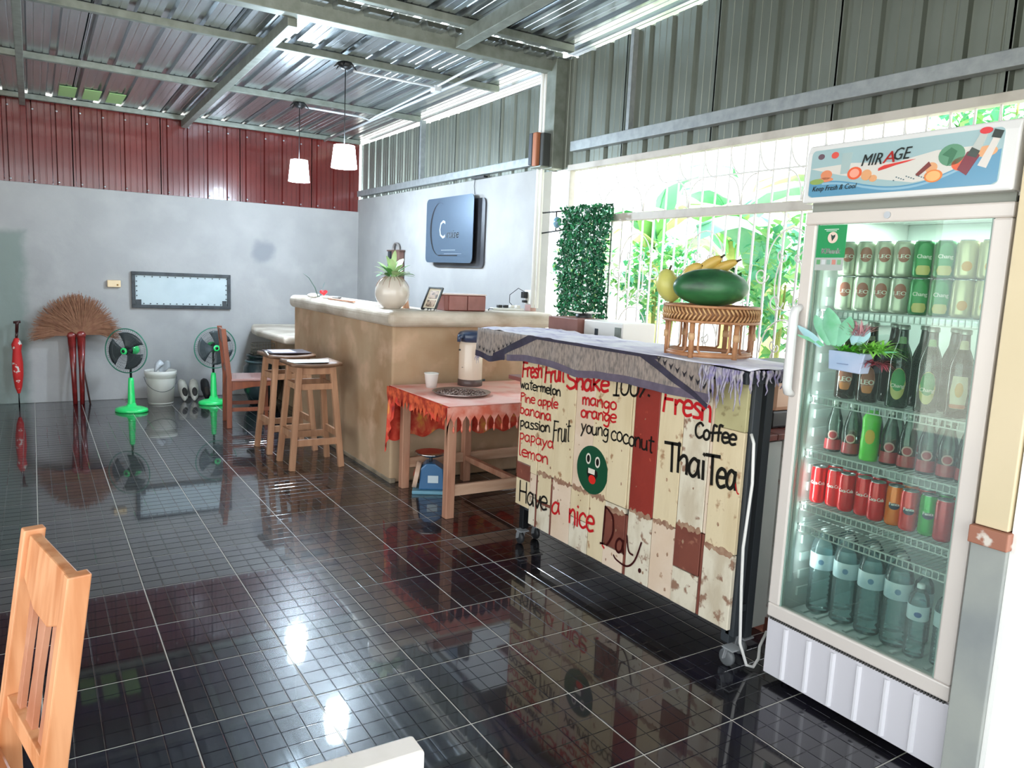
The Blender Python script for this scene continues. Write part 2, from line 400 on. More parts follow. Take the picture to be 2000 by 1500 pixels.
# window grille
window = bpy.data.objects.new('window_1', None); COL.objects.link(window); window['kind'] = 'structure'; WL['window_1'] = Vector((0, 0, 0))
GX = 3.40
def wbox(n, *a):
    b = MB(); b.bb(*a); return b.build(n, framew, window, bev=.003)
wbox('top_rail', 3.365, 3.425, -5.2, -.97, 2.255, 2.297); wbox('middle_rail', 3.37, 3.42, -5.2, -.99, 1.875, 1.925)
wbox('sill_rail', 3.37, 3.42, -5.2, -.97, .80, .84); wbox('jamb', 3.37, 3.42, -1.0, -.965, .80, 2.30)
barm = white
b = MB(); b.bb(-.0045, .0045, -.0045, .0045, 0, .33); bar_s = b.build('short_bar', barm, window)
b = MB(); b.bb(-.005, .005, -.005, .005, 0, 1.035); bar_l = b.build('long_bar', barm, window)
USED = set()
def scopy(src, loc, first=None):
    n_ = src.name not in USED; USED.add(src.name)
    o = src if n_ else src.copy()
    if not n_: COL.objects.link(o)
    o.location = loc; o.parent = window; return o
for k in range(41):
    Y = -1.08 - .1015 * k
    scopy(bar_s, (GX, Y, 1.925), k == 0); scopy(bar_l, (GX, Y, .84), k == 0)
def arc(cy, cz, r, a0, a1, n=12, rz=None): return [(0, cy + r * cos(a0 + (a1 - a0) * i / n), cz + (rz or r) * sin(a0 + (a1 - a0) * i / n)) for i in range(n + 1)]
def scroll(pts, name='scroll', r=.004):
    b = MB(); b.tube(pts, r, 6); return b.build(name, barm, window)
def spiral(cy, cz, r0, a0, turns, sgn=1, n=22): return [(0, cy + r0 * (1 - .75 * i / n) * cos(a0 + sgn * turns * 2 * pi * i / n), cz + r0 * (1 - .75 * i / n) * sin(a0 + sgn * turns * 2 * pi * i / n)) for i in range(n + 1)]
u = .1015
S1 = scroll(arc(u, .33, u * .95, -pi / 2, 0, rz=.17)); S2 = scroll(arc(u, 0, u * .95, pi / 2, pi, rz=.16))
S3 = scroll(arc(0, .0, u, 0, pi / 2, rz=.16) )
hs = MB(); hs.bb(-.004, .004, -.41, 0, -.004, .004); hs = hs.build('cross_bar', barm, window)
first = True
for k in range(9):
    Y = -1.28 - .406 * k
    for nn, (src, dy, z) in enumerate(((S1, 0, 1.935), (S1, -.2, 1.935), (S2, -.1, 1.93), (S3, -.2, 1.93))):
        o = scopy(src, (GX - .008, Y + dy, z), first)
    scopy(hs, (GX - .008, Y - .0, 2.10), first)
    first = False
# lower band: hearts and spirals
def heart(sgn):
    p = []
    for i in range(19):
        t = i / 18; a = pi * t
        p.append((0, sgn * (.015 + .085 * sin(a) * (1 - .35 * t)), -.30 + .30 * (1 - cos(a)) / 2 * 1.0))
    q = spiral(sgn * .045, -.02, .045, (pi / 2 if sgn > 0 else pi / 2), .9, -sgn)
    return p[:16] + q[3:]
H1 = scroll(heart(1)); H2 = scroll(heart(-1)); P1 = scroll(spiral(.05, 0, .05, pi, 1.2, 1)); P2 = scroll(spiral(-.05, 0, .05, 0, 1.2, -1))
A1 = scroll(arc(.0, 0, .15, 0, pi, rz=.19)); C1 = scroll([(0, 0.0, 0), (0, .04, .06), (0, .05, .14), (0, .02, .20), (0, .0, .30)])
first = True
for k in range(6):
    Y = -1.75 - .61 * k
    for z0 in (1.66, 1.18):
        for src, dy, dz in ((H1, .0, 0), (H2, 0, 0), (P1, .13, -.12), (P2, -.13, -.12), (A1, 0, -.06), (P1, .02, -.26), (P2, -.02, -.26)):
            scopy(src, (GX - .008, Y + dy, z0 + dz), first and z0 == 1.66 and not (src in (P1, P2) and dz < -.2))
    scopy(C1, (GX - .008, Y + .25, 1.3), first)
    first = False
# conduit and pvc
pv = MB(); pv.tube([(3.30, -.69, 3.0), (3.30, -.69, 2.93), (3.31, -.675, 2.6), (3.31, -.675, 1.24)], .017, 10)
o = single(pv, 'pvc_pipe', white, 'white vertical PVC pipe nearest the plastered wall, running down past the speaker', 'pipe')
pv = MB(); pv.tube([(3.31, -.725, 2.97), (3.31, -.72, 2.9), (3.32, -.72, 1.24)], .015, 10)
single(pv, 'pvc_pipe', white, 'white vertical PVC pipe next to the steel post, right one of the pair', 'pipe')
# ============================================================ COUNTER
ct = thing('bar_counter', 'L-shaped earth-plastered bar counter with a thick rounded cement top', 'counter', (2.7, .3, 0))
b = MB()
b.prism([(2.09, -.815), (3.36, -.815), (3.36, -.55), (2.40, -.55), (2.40, 1.50), (2.09, 1.50)], lambda a, c: (a, c, 0), lambda a, c: (a, c, 1.11)); b.build('body', earthpl, ct, bev=.018, seg=3)
b = MB()
b.prism([(2.03, -.90), (3.36, -.93), (3.36, -.42), (2.50, -.44), (2.50, 1.54), (2.05, 1.55)], lambda a, c: (a, c, 1.10), lambda a, c: (a, c, 1.212)); b.build('slab_top', slabm, ct, bev=.045, seg=5)
b = MB(); b.bb(2.085, 2.13, -.83, .9, 0, .035); b.build('plinth', mat('plinth_cement', '#8d7f6c', .8, 0, '#6f6454', 8), ct, bev=.008)
lc = thing('low_counter', 'low side counter with a rounded cement slab beyond the end of the bar', 'counter', (2.35, 2.3, 0))
b = MB(); b.prism([(1.99, 2.75), (1.97, 2.45), (2.02, 1.60), (2.75, 1.60), (2.75, 3.2), (2.1, 3.2)], lambda a, c: (a, c, .735), lambda a, c: (a, c, .815)); b.build('slab_top', slabm, lc, bev=.035, seg=4)
b = MB(); b.bb(2.30, 2.75, 1.62, 3.15, 0, .735); b.build('body', earthpl, lc, bev=.01)

# ============================================================ STOOLS
def make_stool(label, group, M=woodpale):
    t = thing('bar_stool', label, 'stool', (0, 0, 0), group)
    H = .775; a = .185; c = .145
    b = MB()
    def f(u, v):
        x = (u - .5) * .37; y = (v - .5) * .33; k = abs(u - .5) * 2
        return (x, y, H - .012 * (1 - k * k))
    b.grid(10, 4, f, True); b.build('seat', mat('stool_top', '#7a5a44', .45, 0, '#5d4334', 6, (.4, .7), stretch=(1, 6, 1)), t, solid=.026)
    for sx in (-1, 1):
        for sy in (-1, 1):
            b = MB(); b.bar((sx * c * .85, sy * .125, H - .02), (sx * a, sy * .165, 0.0), .042, .036, up=(0, 1, 0)); b.build('leg', M, t, bev=.003)
    def px(z): k = 1 - z / (H - .02); return (c * .85 + (a - c * .85) * k, .125 + .04 * k)
    for z, h in ((.725, .05), (.61, .045), (.20, .05)):
        X, Y = px(z)
        for s in (-1, 1):
            b = MB(); b.bar((-X, s * Y, z), (X, s * Y, z), .018, h); b.build('rail', M, t, bev=.002)
            z2 = z + (.05 if z < .5 else 0); X2, Y2 = px(z2)
            b = MB(); b.bar((s * X2, -Y2, z2), (s * X2, Y2, z2), .018, h); b.build('rail', M, t, bev=.002)
    return t
st1 = make_stool('pale wooden bar stool nearest the counter corner, a white menu sheet on its seat', 'bar stools')
st1.location = (1.755, -.08, 0)
st2 = dup(st1, (1.73, .48, 0), .04, 'pale wooden bar stool behind the first, with a dark folder on its seat', 'bar stools')
b = MB(); b.prism([(1.585, -.23), (1.84, -.235), (1.90, -.05), (1.60, -.03), (1.565, -.12)], lambda a, c: (a, c, .789), lambda a, c: (a, c, .7915))
single(b, 'menu_sheet', mat('paper_grey', '#c9cdcb', .5), 'pale laminated menu sheet on the nearer bar stool', 'paper')
b = MB(); b.bb(1.57, 1.90, .36, .62, .789, .798)
single(b, 'menu_folder', mat('folder_dark', '#33242a', .4), 'dark menu folder lying on the farther bar stool', 'folder', bev=.002)
b = MB(); b.bb(1.60, 1.78, .37, .58, .7985, .801)
single(b, 'menu_card', mat('card_lilac', '#cfc8dc', .45, 0, '#b7aecb', 14), 'lilac printed card on top of the dark menu folder', 'card')
b = MB(); b.tube([(1.55, .33, .786), (1.552, .40, .80), (1.56, .47, .80), (1.60, .50, .792)], .006, 6)
single(b, 'charging_cable', white, 'short white cable at the left edge of the farther bar stool', 'cable')

# ============================================================ CHAIRS
def make_chair(label, M, seatM, lean=.06, H=.9, W=.40, D=.40, cat='chair', slatM=None, arch=True, cap_=False):
    """faces +X; back at x=0"""
    t = thing('dining_chair', label, cat, (0, 0, 0))
    for s in (-1, 1):
        b = MB(); y = s * (W / 2 - .015)
        pr = [(0, -.03 + 0), (.0, .0)]
        b.prism([(-.025, 0), (.02, 0), (.022, .44), (.022 - lean, H - .03 * cap_), (-.018 - lean, H - .03 * cap_), (-.024, .46)], lambda a, c: (a, y - .015, c), lambda a, c: (a, y + .015, c)); b.build('back_leg', M, t, bev=.003)
        b = MB(); b.bar((D - .03, y, 0), (D - .03, y, .425), .035, .032); b.build('front_leg', M, t, bev=.003)
        b = MB(); b.bar((.02, y, .17), (D - .04, y, .17), .018, .035); b.build('stretcher', M, t, bev=.002)
        b = MB(); b.prism([(.02, .43), (D - .03, .43), (D - .04, .385), (D * .5, .375), (.05, .35), (.02, .34)] if arch else [(.02, .43), (D - .03, .43), (D - .03, .38), (.02, .38)], lambda a, c: (a, y - .01, c), lambda a, c: (a, y + .01, c)); b.build('side_apron', M, t, bev=.002)
    b = MB(); b.bb(D - .04, D - .02, -W / 2 + .02, W / 2 - .02, .37, .43); b.build('front_apron', M, t, bev=.002)
    b = MB(); b.bb(.015, D + .015, -W / 2 - .005, W / 2 + .005, .43, .452); b.build('seat', seatM, t, bev=.006)
    def bx(z): return -lean * (z - .45) / (H - .45)
    k = W / 2 - .03
    b = MB(); b.prism([(-k, H - .01 - .02 * cap_), (k, H - .01 - .02 * cap_), (k, H - .10), (.05, H - .135), (-.05, H - .135), (-k, H - .10)], lambda a, c: (bx(c) - .010, a, c), lambda a, c: (bx(c) + .012, a, c)); b.build('top_rail', M, t, bev=.003)
    if cap_: b = MB(); b.bb(-.021, .021, -W / 2, W / 2, H - .030, H); b.build('top_cap', M, t, bev=.005)
    b = MB(); b.bar((bx(.53), -k, .53), (bx(.53), k, .53), .022, .05); b.build('lower_rail', M, t, bev=.002)
    sl = slatM or M
    for y0 in (-.085, 0, .085):
        w = .032 if y0 else .05; b = MB()
        b.prism([(y0 - w / 2, .54), (y0 - w * .35, .66), (y0 - w / 2, .79), (y0 + w / 2, .79), (y0 + w * .35, .66), (y0 + w / 2, .54)], lambda a, c: (bx(c) - .006, a, c), lambda a, c: (bx(c) + .006, a, c)); b.build('back_slat', sl, t, bev=.001)
    return t
ch = make_chair('reddish-brown wooden chair with slatted back beside the bar stools', woodred, mat('seat_varnish', '#a9807a', .25, 0, '#9b6f68', 6, coat=.4), lean=.05)
ch.location = (1.505, 1.60, 0); ch.rotation_euler = (0, 0, radians(-6)); WL[ch.name] = Vector(ch.location)
ch = make_chair('orange-toned wooden chair in the left foreground, seen from the side of its back', woodora, mat('seat_orange', '#a8663f', .35), lean=.068, H=.903, W=.345, slatM=mat('slat_pink', '#c08a6e', .4, 0, '#a9694a', 6))
ch.location = (-.024, -3.955, 0); ch.rotation_euler = (0, 0, radians(180 + 12.2))
ch = make_chair('white-painted wooden chair with chipped paint at the bottom edge of the view', mat('chipped_white', '#e8dfd8', .55, 0, '#dbd2c8', 9, (.5, .7), col3='#8e8a80', scale3=30, thr3=(.62, .66)), mat('seat_white', '#ddd5cc', .5), lean=.0, H=.858, W=.40, cap_=True)
ch.location = (.232, -4.773, 0); ch.rotation_euler = (0, 0, radians(-91))

# ============================================================ FANS
def make_fan(label, loc, rz, tilt=0):
    t = thing('standing_fan', label, 'fan', (0, 0, 0), 'green standing fans')
    b = MB(); prof = [(.0001, 0), (.15, 0), (.155, .01), (.15, .03), (.11, .045), (.05, .055), (.035, .09), (.0001, .095)]
    b.lathe(prof, (0, 0, 0), 32, Matrix.Diagonal((1, .82, 1))); b.build('base', green, t)
    b = MB(); b.lathe([(.036, .05), (.033, .12), (.026, .30), (.022, .33), (.0001, .335)], n=16); b.build('stem', green, t)
    b = MB(); b.tube([(0, 0, .32), (0, 0, .56)], .011, 10); b.build('neck', black, t)
    hc = Vector((0, -.02, .60)); M = Matrix.Rotation(radians(90), 3, 'X')
    b = MB(); b.lathe([(.0001, -.13), (.04, -.12), (.055, -.07), (.055, -.01), (.03, .0), (.0001, .0)], hc, 20, M); b.build('motor_housing', green, t)
    b = MB(); b.lathe([(.0001, .0), (.045, .005), (.045, .02), (.0001, .03)], hc, 20, M); b.build('motor_cap', black, t)
    bl = mat('fan_blade', '#3c4446', .3)
    for k in range(3):
        b = MB(); A = Matrix.Rotation(2 * pi * k / 3 + .4, 3, 'Y')
        def f(u, v):
            r = .03 + .150 * u; a = (v - .5) * (1.1 + .5 * u); return hc + A @ Vector((r * sin(a), -.045 + .02 * (v - .5), r * cos(a)))
        b.grid(6, 6, f); b.build('blade', bl, t, solid=.002)
    R_ = .212
    wire = mat('fan_wire', '#4c5254', .3, .3); 
    for nm, y0, dep in (('front_grille', -.055, .035), ('rear_grille', -.035, -.035)):
        b = MB(); n = 64
        for k in range(n):
            a = 2 * pi * k / n; pts = []
            for q in (0, .35, .7, 1):
                r = .035 + (R_ - .035) * q; pts.append(hc + Vector((r * cos(a), y0 - dep * (1 - q ** 3), r * sin(a))))
            b.tube(pts, .0009, 3, cap=False)
        for q in (.45, .75): b.tube([hc + Vector(((.035 + (R_ - .035) * q) * cos(a), y0 - dep * (1 - q ** 3), (.035 + (R_ - .035) * q) * sin(a))) for a in [2 * pi * i / 40 for i in range(40)]], .0012, 4, closed=True)
        b.build(nm, wire, t)
    b = MB(); b.tube([hc + Vector((R_ * cos(a), -.045, R_ * sin(a))) for a in [2 * pi * i / 48 for i in range(48)]], .0055, 6, closed=True); b.build('rim', mat('fan_rim', '#2c7c62', .35), t)
    b = MB(); b.lathe([(.0001, .088), (.02, .092), (.032, .088), (.034, .08), (.0001, .08)], hc, 20, M); 
    b.build('hub_badge', green, t)
    b = MB(); b.lathe([(.0001, .093), (.016, .0935), (.016, .09)], hc, 16, M); b.build('hub_centre', black, t)
    t.location = loc; t.rotation_euler = (0, 0, rz); return t
make_fan('green standing fan in front of the white bucket, its head turned left', (.80, 2.53, 0), radians(-38))
make_fan('green standing fan half hidden behind the reddish-brown chair', (1.60, 2.74, 0), radians(8))

# ============================================================ BROOMS, UMBRELLA
def broom(label, x, y, lean, fan, hm, seed, hl=.66):
    t = thing('grass_broom', label, 'broom', (x, y, 0), 'grass brooms leaning on the back wall')
    R2 = random.Random(seed); top = Vector((x + lean, y + .07, hl))
    b = MB(); b.tube([(x, y, 0), (x + lean * .5, y + .035, hl * .5), top], [.022, .026, .04], 10); b.build('handle', hm, t)
    b = MB(); b.ell(top + Vector((0, -.005, .02)), (.045, .03, .04), 12); b.build('binding', mat('binding_red', '#7e2a26', .35, coat=.3), t)
    b = MB()
    for k in range(900):
        a = radians(R2.uniform(*fan)); L = R2.uniform(.32, .43) * (1 - .16 * abs(cos(a))); d = Vector((cos(a), R2.uniform(-.10, .12), sin(a)))
        p0 = top + Vector((R2.uniform(-.03, .03), R2.uniform(-.015, .015), .02)); p1 = p0 + d * L * .6 + Vector((0, 0, .0)); p2 = p0 + d * L + Vector((0, 0, -.05 * abs(cos(a)) + R2.uniform(-.01, .01)))
        for q in (p1, p2): q.y = min(q.y, 3.262)
        w = .0016; s = Vector((-sin(a), 0, cos(a))) * w
        b.add([p0 - s, p0 + s, p1 + s * 1.6, p1 - s * 1.6, p2 + s * 1.0, p2 - s * 1.0], [(0, 1, 2, 3), (3, 2, 4, 5)])
    b.build('bristles', mat('broom_grass', '#96694c', .7, 0, '#7d4f38', 20, (.3, .7)), t)
hred = mat('red_handle', '#7d2320', .25, 0, '#5d1a18', 10, coat=.5)
broom('upturned grass broom with red handle, left of the pair, fanned towards the umbrella', .345, 3.07, -.01, (28, 180), hred, 3, .67)
broom('upturned grass broom with red handle, right of the pair, nearer the green fan', .405, 3.05, .012, (0, 150), hred, 5, .68)
b = MB(); b.tube([(.475, 3.06, 0), (.43, 3.14, .35), (.44, 3.2, .66)], .009, 6)
single(b, 'wooden_stick', wooddk, 'thin dark stick leaning between the brooms and the wall', 'stick')
um = thing('folded_umbrella', 'folded red patterned umbrella standing against the back wall at far left', 'umbrella', (-.13, 3.16, 0))
b = MB(); b.lathe([(.012, .12), (.03, .18), (.045, .30), (.047, .42), (.035, .54), (.045, .60), (.02, .66), (.0001, .67)], (-.13, 3.17, 0), 12)
b.build('canopy', mat('umbrella_cloth', '#c3211f', .6, 0, '#d8d4cc', 14, (.60, .63)), um)
b = MB(); b.tube([(-.13, 3.17, 0), (-.13, 3.17, .15)], .006, 8); b.build('tip', black, um)
b = MB(); b.tube([(-.13, 3.17, .66), (-.125, 3.17, .72)], .012, 8); b.tube([(-.125, 3.17, .72), (-.12, 3.17, .80), (-.12, 3.17, .82)], [.014, .015, .02], 8); b.tube([(-.15, 3.17, .815), (-.09, 3.17, .822)], .012, 8); b.build('handle', mat('umbrella_handle', '#3a1614', .35), um)

# ============================================================ HATCH, SWITCH, BUCKET, SHOES
hf = thing('wall_hatch', 'dark metal frame around a pale grey panel set low in the back wall', 'hatch', (1.39, 3.27, .98))
ironm = mat('painted_iron', '#363b3f', .5, 0, '#23272a', 14)
for a in ((.895, 1.885, 1.315, 1.35), (.895, 1.885, .97, 1.005)): b = MB(); b.bb(a[0], a[1], 3.235, 3.268, a[2], a[3]); b.build('frame_bar', ironm, hf, bev=.003)
for a in ((.895, .93), (1.85, 1.885)): b = MB(); b.bb(a[0], a[1], 3.235, 3.268, 1.005, 1.315); b.build('frame_bar', ironm, hf, bev=.003)
b = MB(); b.bb(.93, 1.85, 3.255, 3.268, 1.005, 1.315); b.build('panel', mat('panel_pale', '#b7c3c6', .5, 0, '#a9b6ba', 3), hf)
b = MB()
for (x, z) in [(.945 + .9 * i / 12, 1.300) for i in range(13)] + [(.945 + .9 * i / 14, 1.018) for i in range(15)] + [(.944, 1.05 + .05 * i) for i in range(5)] + [(1.838, 1.08 + .05 * i) for i in range(4)]: b.box((x, 3.252, z), (.012, .01, .01), 0, Matrix.Rotation(.5 * (x * 37 % 3), 3, 'Y'))
b.box((.96, 3.25, 1.03), (.05, .012, .06)); b.box((1.82, 3.25, 1.03), (.045, .012, .06))
b.build('putty_marks', ironm, hf, kind='stuff')
sb = thing('switch_box', 'cream surface-mounted switch box on the back wall above the brooms', 'switch', (.73, 3.27, 1.18))
b = MB(); b.bb(.672, .795, 3.225, 3.268, 1.18, 1.252); b.build('box', mat('switch_cream', '#e3c79f', .4), sb, bev=.006)
b = MB(); b.lathe([(.0001, .004), (.008, .004), (.009, 0)], (.765, 3.224, 1.205), 10, Matrix.Rotation(pi / 2, 3, 'X')); b.build('knob', mat('brassy', '#a3793f', .4, .6), sb)
bk = thing('paint_bucket', 'white plastic bucket standing against the back wall between the two fans', 'bucket', (1.115, 2.93, 0))
c0 = (1.115, 2.93, 0)
b = MB(); b.lathe([(.0001, .0), (.118, 0), (.122, .01), (.14, .27), (.148, .275), (.150, .30), (.155, .305), (.155, .345), (.146, .348), (.142, .30), (.125, .02), (.0001, .02)], c0, 28); b.build('body', mat('bucket_white', '#d9d6ce', .4), bk)
b = MB(); b.tube([Vector(c0) + Vector((.155 * cos(a), .155 * sin(a) * .98, .28 - .14 * abs(sin(a)))) for a in [pi + pi * i / 20 for i in range(21)]], .0025, 5); b.build('handle', darksteel, bk)
b = MB(); b.tube([Vector((1.06, 2.90, .335)), Vector((1.09, 2.92, .40)), Vector((1.13, 2.93, .43))], [.012, .03, .035], 8)
single(b, 'plastic_bottle', mat('bottle_grey', '#c9ccd0', .3), 'pale plastic bottle sticking out of the white bucket', 'bottle')
b = MB()
b.grid(6, 6, lambda u, v: (1.10 + .11 * u, 2.93 + .02 * sin(6 * u), .34 + .08 * v - .03 * sin(5 * u + v)))
single(b, 'rag', mat('rag_grey', '#a9adb0', .8), 'crumpled pale rag at the top of the white bucket', 'cloth', solid=.004)
def shoe(x, y, rz, label, M, group, s=1.0):
    t = thing('shoe', label, 'shoe', (0, 0, 0), group)
    b = MB(); b.prism([(.045 * cos(a) * (1.0 if sin(a) > 0 else .82), .13 * sin(a)) for a in [2 * pi * i / 20 for i in range(20)]], lambda p, q: (p * s, q * s, 0), lambda p, q: (p * s * 1.02, q * s * 1.02, .02)); b.build('sole', M[1], t)
    b = MB()
    def f(u, v):
        a = pi * u; yy = -.13 + .26 * v; w = .046 * sqrt(max(0, 1 - (2 * v - 1) ** 4)) * (1 - .15 * (v < .5)); h = .018 + (.062 if v < .45 else .045 + .02 * (1 - v)) * sqrt(max(0, 1 - (2 * v - 1) ** 4))
        return (w * cos(a) * s, yy * s, (.018 + (h - .018) * sin(a)) * s)
    b.grid(12, 12, f); b.build('upper', M[0], t)
    b = MB(); b.ell((0, -.055 * s, .068 * s), (.028 * s, .055 * s, .018 * s), 12); b.build('opening', M[2], t)
    t.location = (x, y, .105); t.rotation_euler = (radians(52), 0, rz); return t
wm = (mat('shoe_white', '#d2cfc6', .6, 0, '#bcb8ae', 12), mat('sole_white', '#c5c1b6', .6), mat('shoe_dark', '#241f1e', .7)); km = (mat('shoe_black', '#1c1c1f', .5), mat('sole_black', '#141414', .6), mat('shoe_in', '#3a3432', .7))
shoe(1.345, 3.05, .10, 'off-white slip-on shoe tipped against the wall, next to the bucket', wm, 'shoes by the back wall')
shoe(1.455, 3.04, -.06, 'off-white slip-on shoe tipped against the wall, right one of the pale pair', wm, 'shoes by the back wall')
shoe(1.575, 3.06, .05, 'dark shoe tipped against the wall behind the second fan', km, 'shoes by the back wall')
# jar with wire basket
jr = thing('water_jar', 'dark glazed clay jar standing under the low counter behind the chair', 'jar', (2.08, 2.62, 0))
b = MB(); b.lathe([(.0001, 0), (.13, 0), (.19, .14), (.21, .28), (.19, .40), (.15, .46), (.15, .50), (.17, .51), (.17, .53), (.13, .53), (.12, .49), (.0001, .47)], (2.08, 2.62, 0), 28); b.build('body', mat('dark_glaze', '#2c3a3d', .25, 0, '#1e2729', 4), jr)
b = MB(); b.tube([(2.08 + .17 * cos(a), 2.62 + .17 * sin(a), .46) for a in [2 * pi * i / 30 for i in range(30)]], .014, 6, closed=True); b.build('collar', mat('glaze_collar', '#46575b', .3), jr)
bs = thing('wire_basket', 'round wire basket sitting on top of the dark clay jar', 'basket', (2.08, 2.62, .535))
b = MB()
for z in (.54, .575, .61, .65): b.tube([(2.08 + .12 * cos(a), 2.62 + .12 * sin(a), z) for a in [2 * pi * i / 28 for i in range(28)]], .003, 4, closed=True)
for i in range(24): a = 2 * pi * i / 24; b.tube([(2.08 + .12 * cos(a), 2.62 + .12 * sin(a), .54), (2.08 + .12 * cos(a), 2.62 + .12 * sin(a), .65)], .002, 4)
for i in range(-3, 4): b.tube([(2.08 + .035 * i, 2.62 - .11, .54), (2.08 + .035 * i, 2.62 + .11, .54)], .002, 4)
b.build('wires', mat('basket_wire', '#8b8578', .4, .5), bs)

# ============================================================ ITEMS ON THE BAR
Zt = 1.2125
vs = thing('round_vase', 'round cream ceramic vase with brown drips at its rim, on the bar corner', 'vase', (2.17, -.60, Zt))
b = MB(); b.lathe([(.0001, 0), (.058, 0), (.062, .004)] + [(.122 * sin(radians(a)) ** .92, .111 - .118 * cos(radians(a))) for a in range(32, 154, 6)] + [(.052, .222), (.046, .222), (.04, .2)], (2.17, -.60, Zt), 40)
b.build('body', mat('ceramic_cream', '#d9cec2', .18, 0, '#cfc2b4', 3, coat=.5), vs)
dm = mat('glaze_drip', '#a98270', .2, coat=.5); b = MB(); R3 = random.Random(4)
def vr(z):
    return .122 * max(.05, 1 - ((z - .111) / .118) ** 2) ** .46
for k in range(17):
    a = 2 * pi * k / 17 + R3.uniform(-.08, .08); L = R3.uniform(.02, .085); pts = []
    for i in range(7):
        z = .221 - L * i / 6; r = vr(z) + .0015; pts.append((2.17 + r * cos(a), -.60 + r * sin(a), Zt + z))
    b.tube(pts, [.004, .003, .0022, .0018, .0016, .0016, .001], 4)
b.build('drips', dm, vs)
lm1 = mat('leaf_pale', '#b9cf9a', .4, 0, '#8fb56f', 12); lm2 = mat('leaf_deep', '#5f9a54', .4)
def leaf(b, base, direc, L, W, curl=.3, n=6, side=None):
    d = Vector(direc).normalized(); s = (side or d.cross(Vector((0, 0, 1)))); s = Vector(s); s = s.normalized() if s.length > 1e-3 else Vector((1, 0, 0)); nrm = s.cross(d)
    P = [Vector(base) + d * (L * t) - Vector((0, 0, 1)) * (curl * L * t * t) for t in [i / n for i in range(n + 1)]]; vs_ = []
    for i, p in enumerate(P):
        t = i / n; w = W * sin(pi * min(1, t * .93 + .05)) ** .8
        vs_ += [p - s * w + nrm * w * .25, p, p + s * w + nrm * w * .25]
    b.add(vs_, [(3 * i + j, 3 * i + j + 1, 3 * i + j + 4, 3 * i + j + 3) for i in range(n) for j in (0, 1)], True)
pl = [((.3, -.5, 1.0), .10, .022, lm1), ((-.5, -.5, .7), .09, .018, lm2), ((.9, -.7, .5), .10, .028, lm2), ((-.2, -.3, 1), .13, .020, lm1), ((-.8, .2, .8), .11, .02, lm1), ((.5, .3, 1), .16, .024, lm1), ((.1, -.9, .6), .08, .02, lm1), ((-1, -.6, .35), .12, .016, lm2), ((1, .2, .6), .10, .024, lm1), ((-.3, .6, .8), .12, .02, lm2), ((.1, .1, 1), .19, .016, lm1), ((.7, -.2, .9), .12, .02, lm2)]
po = thing('pothos_cutting', 'leafy pothos cutting growing out of the round cream vase', 'plant', (2.17, -.60, 1.42))
for d, L, W_, mm in [(d, L * k_, W_ * 1.25, mm) for k_, sg_ in ((1.25, 1), (1.0, -1)) for (d, L, W_, mm) in [((d[0] * sg_, d[1] + .2 * (sg_ < 0), d[2]), L, W_, mm) for d, L, W_, mm in pl]]:
    b = MB(); p0 = Vector((2.17 + d[0] * .015, -.60 + d[1] * .015, 1.425)); dd = Vector(d).normalized()
    b.tube([p0 - Vector((0, 0, .01)), p0 + dd * .035], .002, 5); leaf(b, p0 + dd * .03, d, L, W_); b.build('leaf', mm, po)
# photo frame
fr = thing('photo_frame', 'small black-edged picture frame leaning back on the bar', 'frame', (2.36, -.74, Zt))
Mx = Matrix.Rotation(radians(-20), 3, 'X') 
A_ = Matrix.Rotation(radians(-62), 3, 'Z')
def fpt(x, y, z): return Vector((2.36, -.80, Zt + .002)) + A_ @ (Matrix.Rotation(radians(-30), 3, 'X') @ Vector((x, y, z)))
def fbox(mb, x0, x1, z0, z1, y0, y1): return mb.add([fpt(x, y, z) for z in (z0, z1) for y in (y0, y1) for x in (x0, x1)], [(0, 2, 3, 1), (4, 5, 7, 6), (0, 1, 5, 4), (2, 6, 7, 3), (0, 4, 6, 2), (1, 3, 7, 5)])
for q in ((-.062, .062, 0, .01), (-.062, .062, .168, .178), (-.062, -.052, .01, .168), (.052, .062, .01, .168)): b = MB(); fbox(b, *q, -.012, .002); b.build('frame_bar', black, fr)
b = MB(); fbox(b, -.052, .052, .01, .168, -.004, .0); b.build('mount', mat('mount_cream', '#d9cdb6', .6), fr)
b = MB(); fbox(b, -.036, .036, .088, .150, -.0055, -.004); b.build('print', mat('print_a', '#a88f7c', .5, 0, '#4e4038', 40, (.45, .6)), fr)
b = MB(); fbox(b, -.036, .036, .025, .078, -.0055, -.004); b.build('print', mat('print_b', '#b39a84', .5, 0, '#6c5a4c', 50, (.45, .6)), fr)
# pebbles / knick-knacks in front of the frame
for i, (x, y, r) in enumerate(((2.31, -.86, .012), (2.335, -.865, .009), (2.36, -.862, .011), (2.385, -.858, .008))):
    b = MB(); b.ell((x, y, Zt + r * .7), (r, r, r * .7), 10); single(b, 'pebble', mat('pebble_pale', '#d9d6d1', .5, 0, '#3c3a38', 90, (.55, .6)), ['speckled pebble, first from the vase, at the foot of the picture frame', 'speckled pebble, second from the vase, at the foot of the picture frame', 'speckled pebble, third from the vase, at the foot of the picture frame', 'small speckled pebble farthest from the vase at the foot of the picture frame'][i], 'pebble', 'pebbles before the picture frame')
# cone
b = MB(); b.lathe([(.026, 0), (.022, .02), (.008, .12), (.003, .14), (.0001, .142)], (2.30, -.55, Zt), 16); single(b, 'paper_cone', mat('cone_peach', '#e3b594', .5, 0, '#d9a07c', 9), 'peach-coloured cone standing right of the round vase', 'cone')
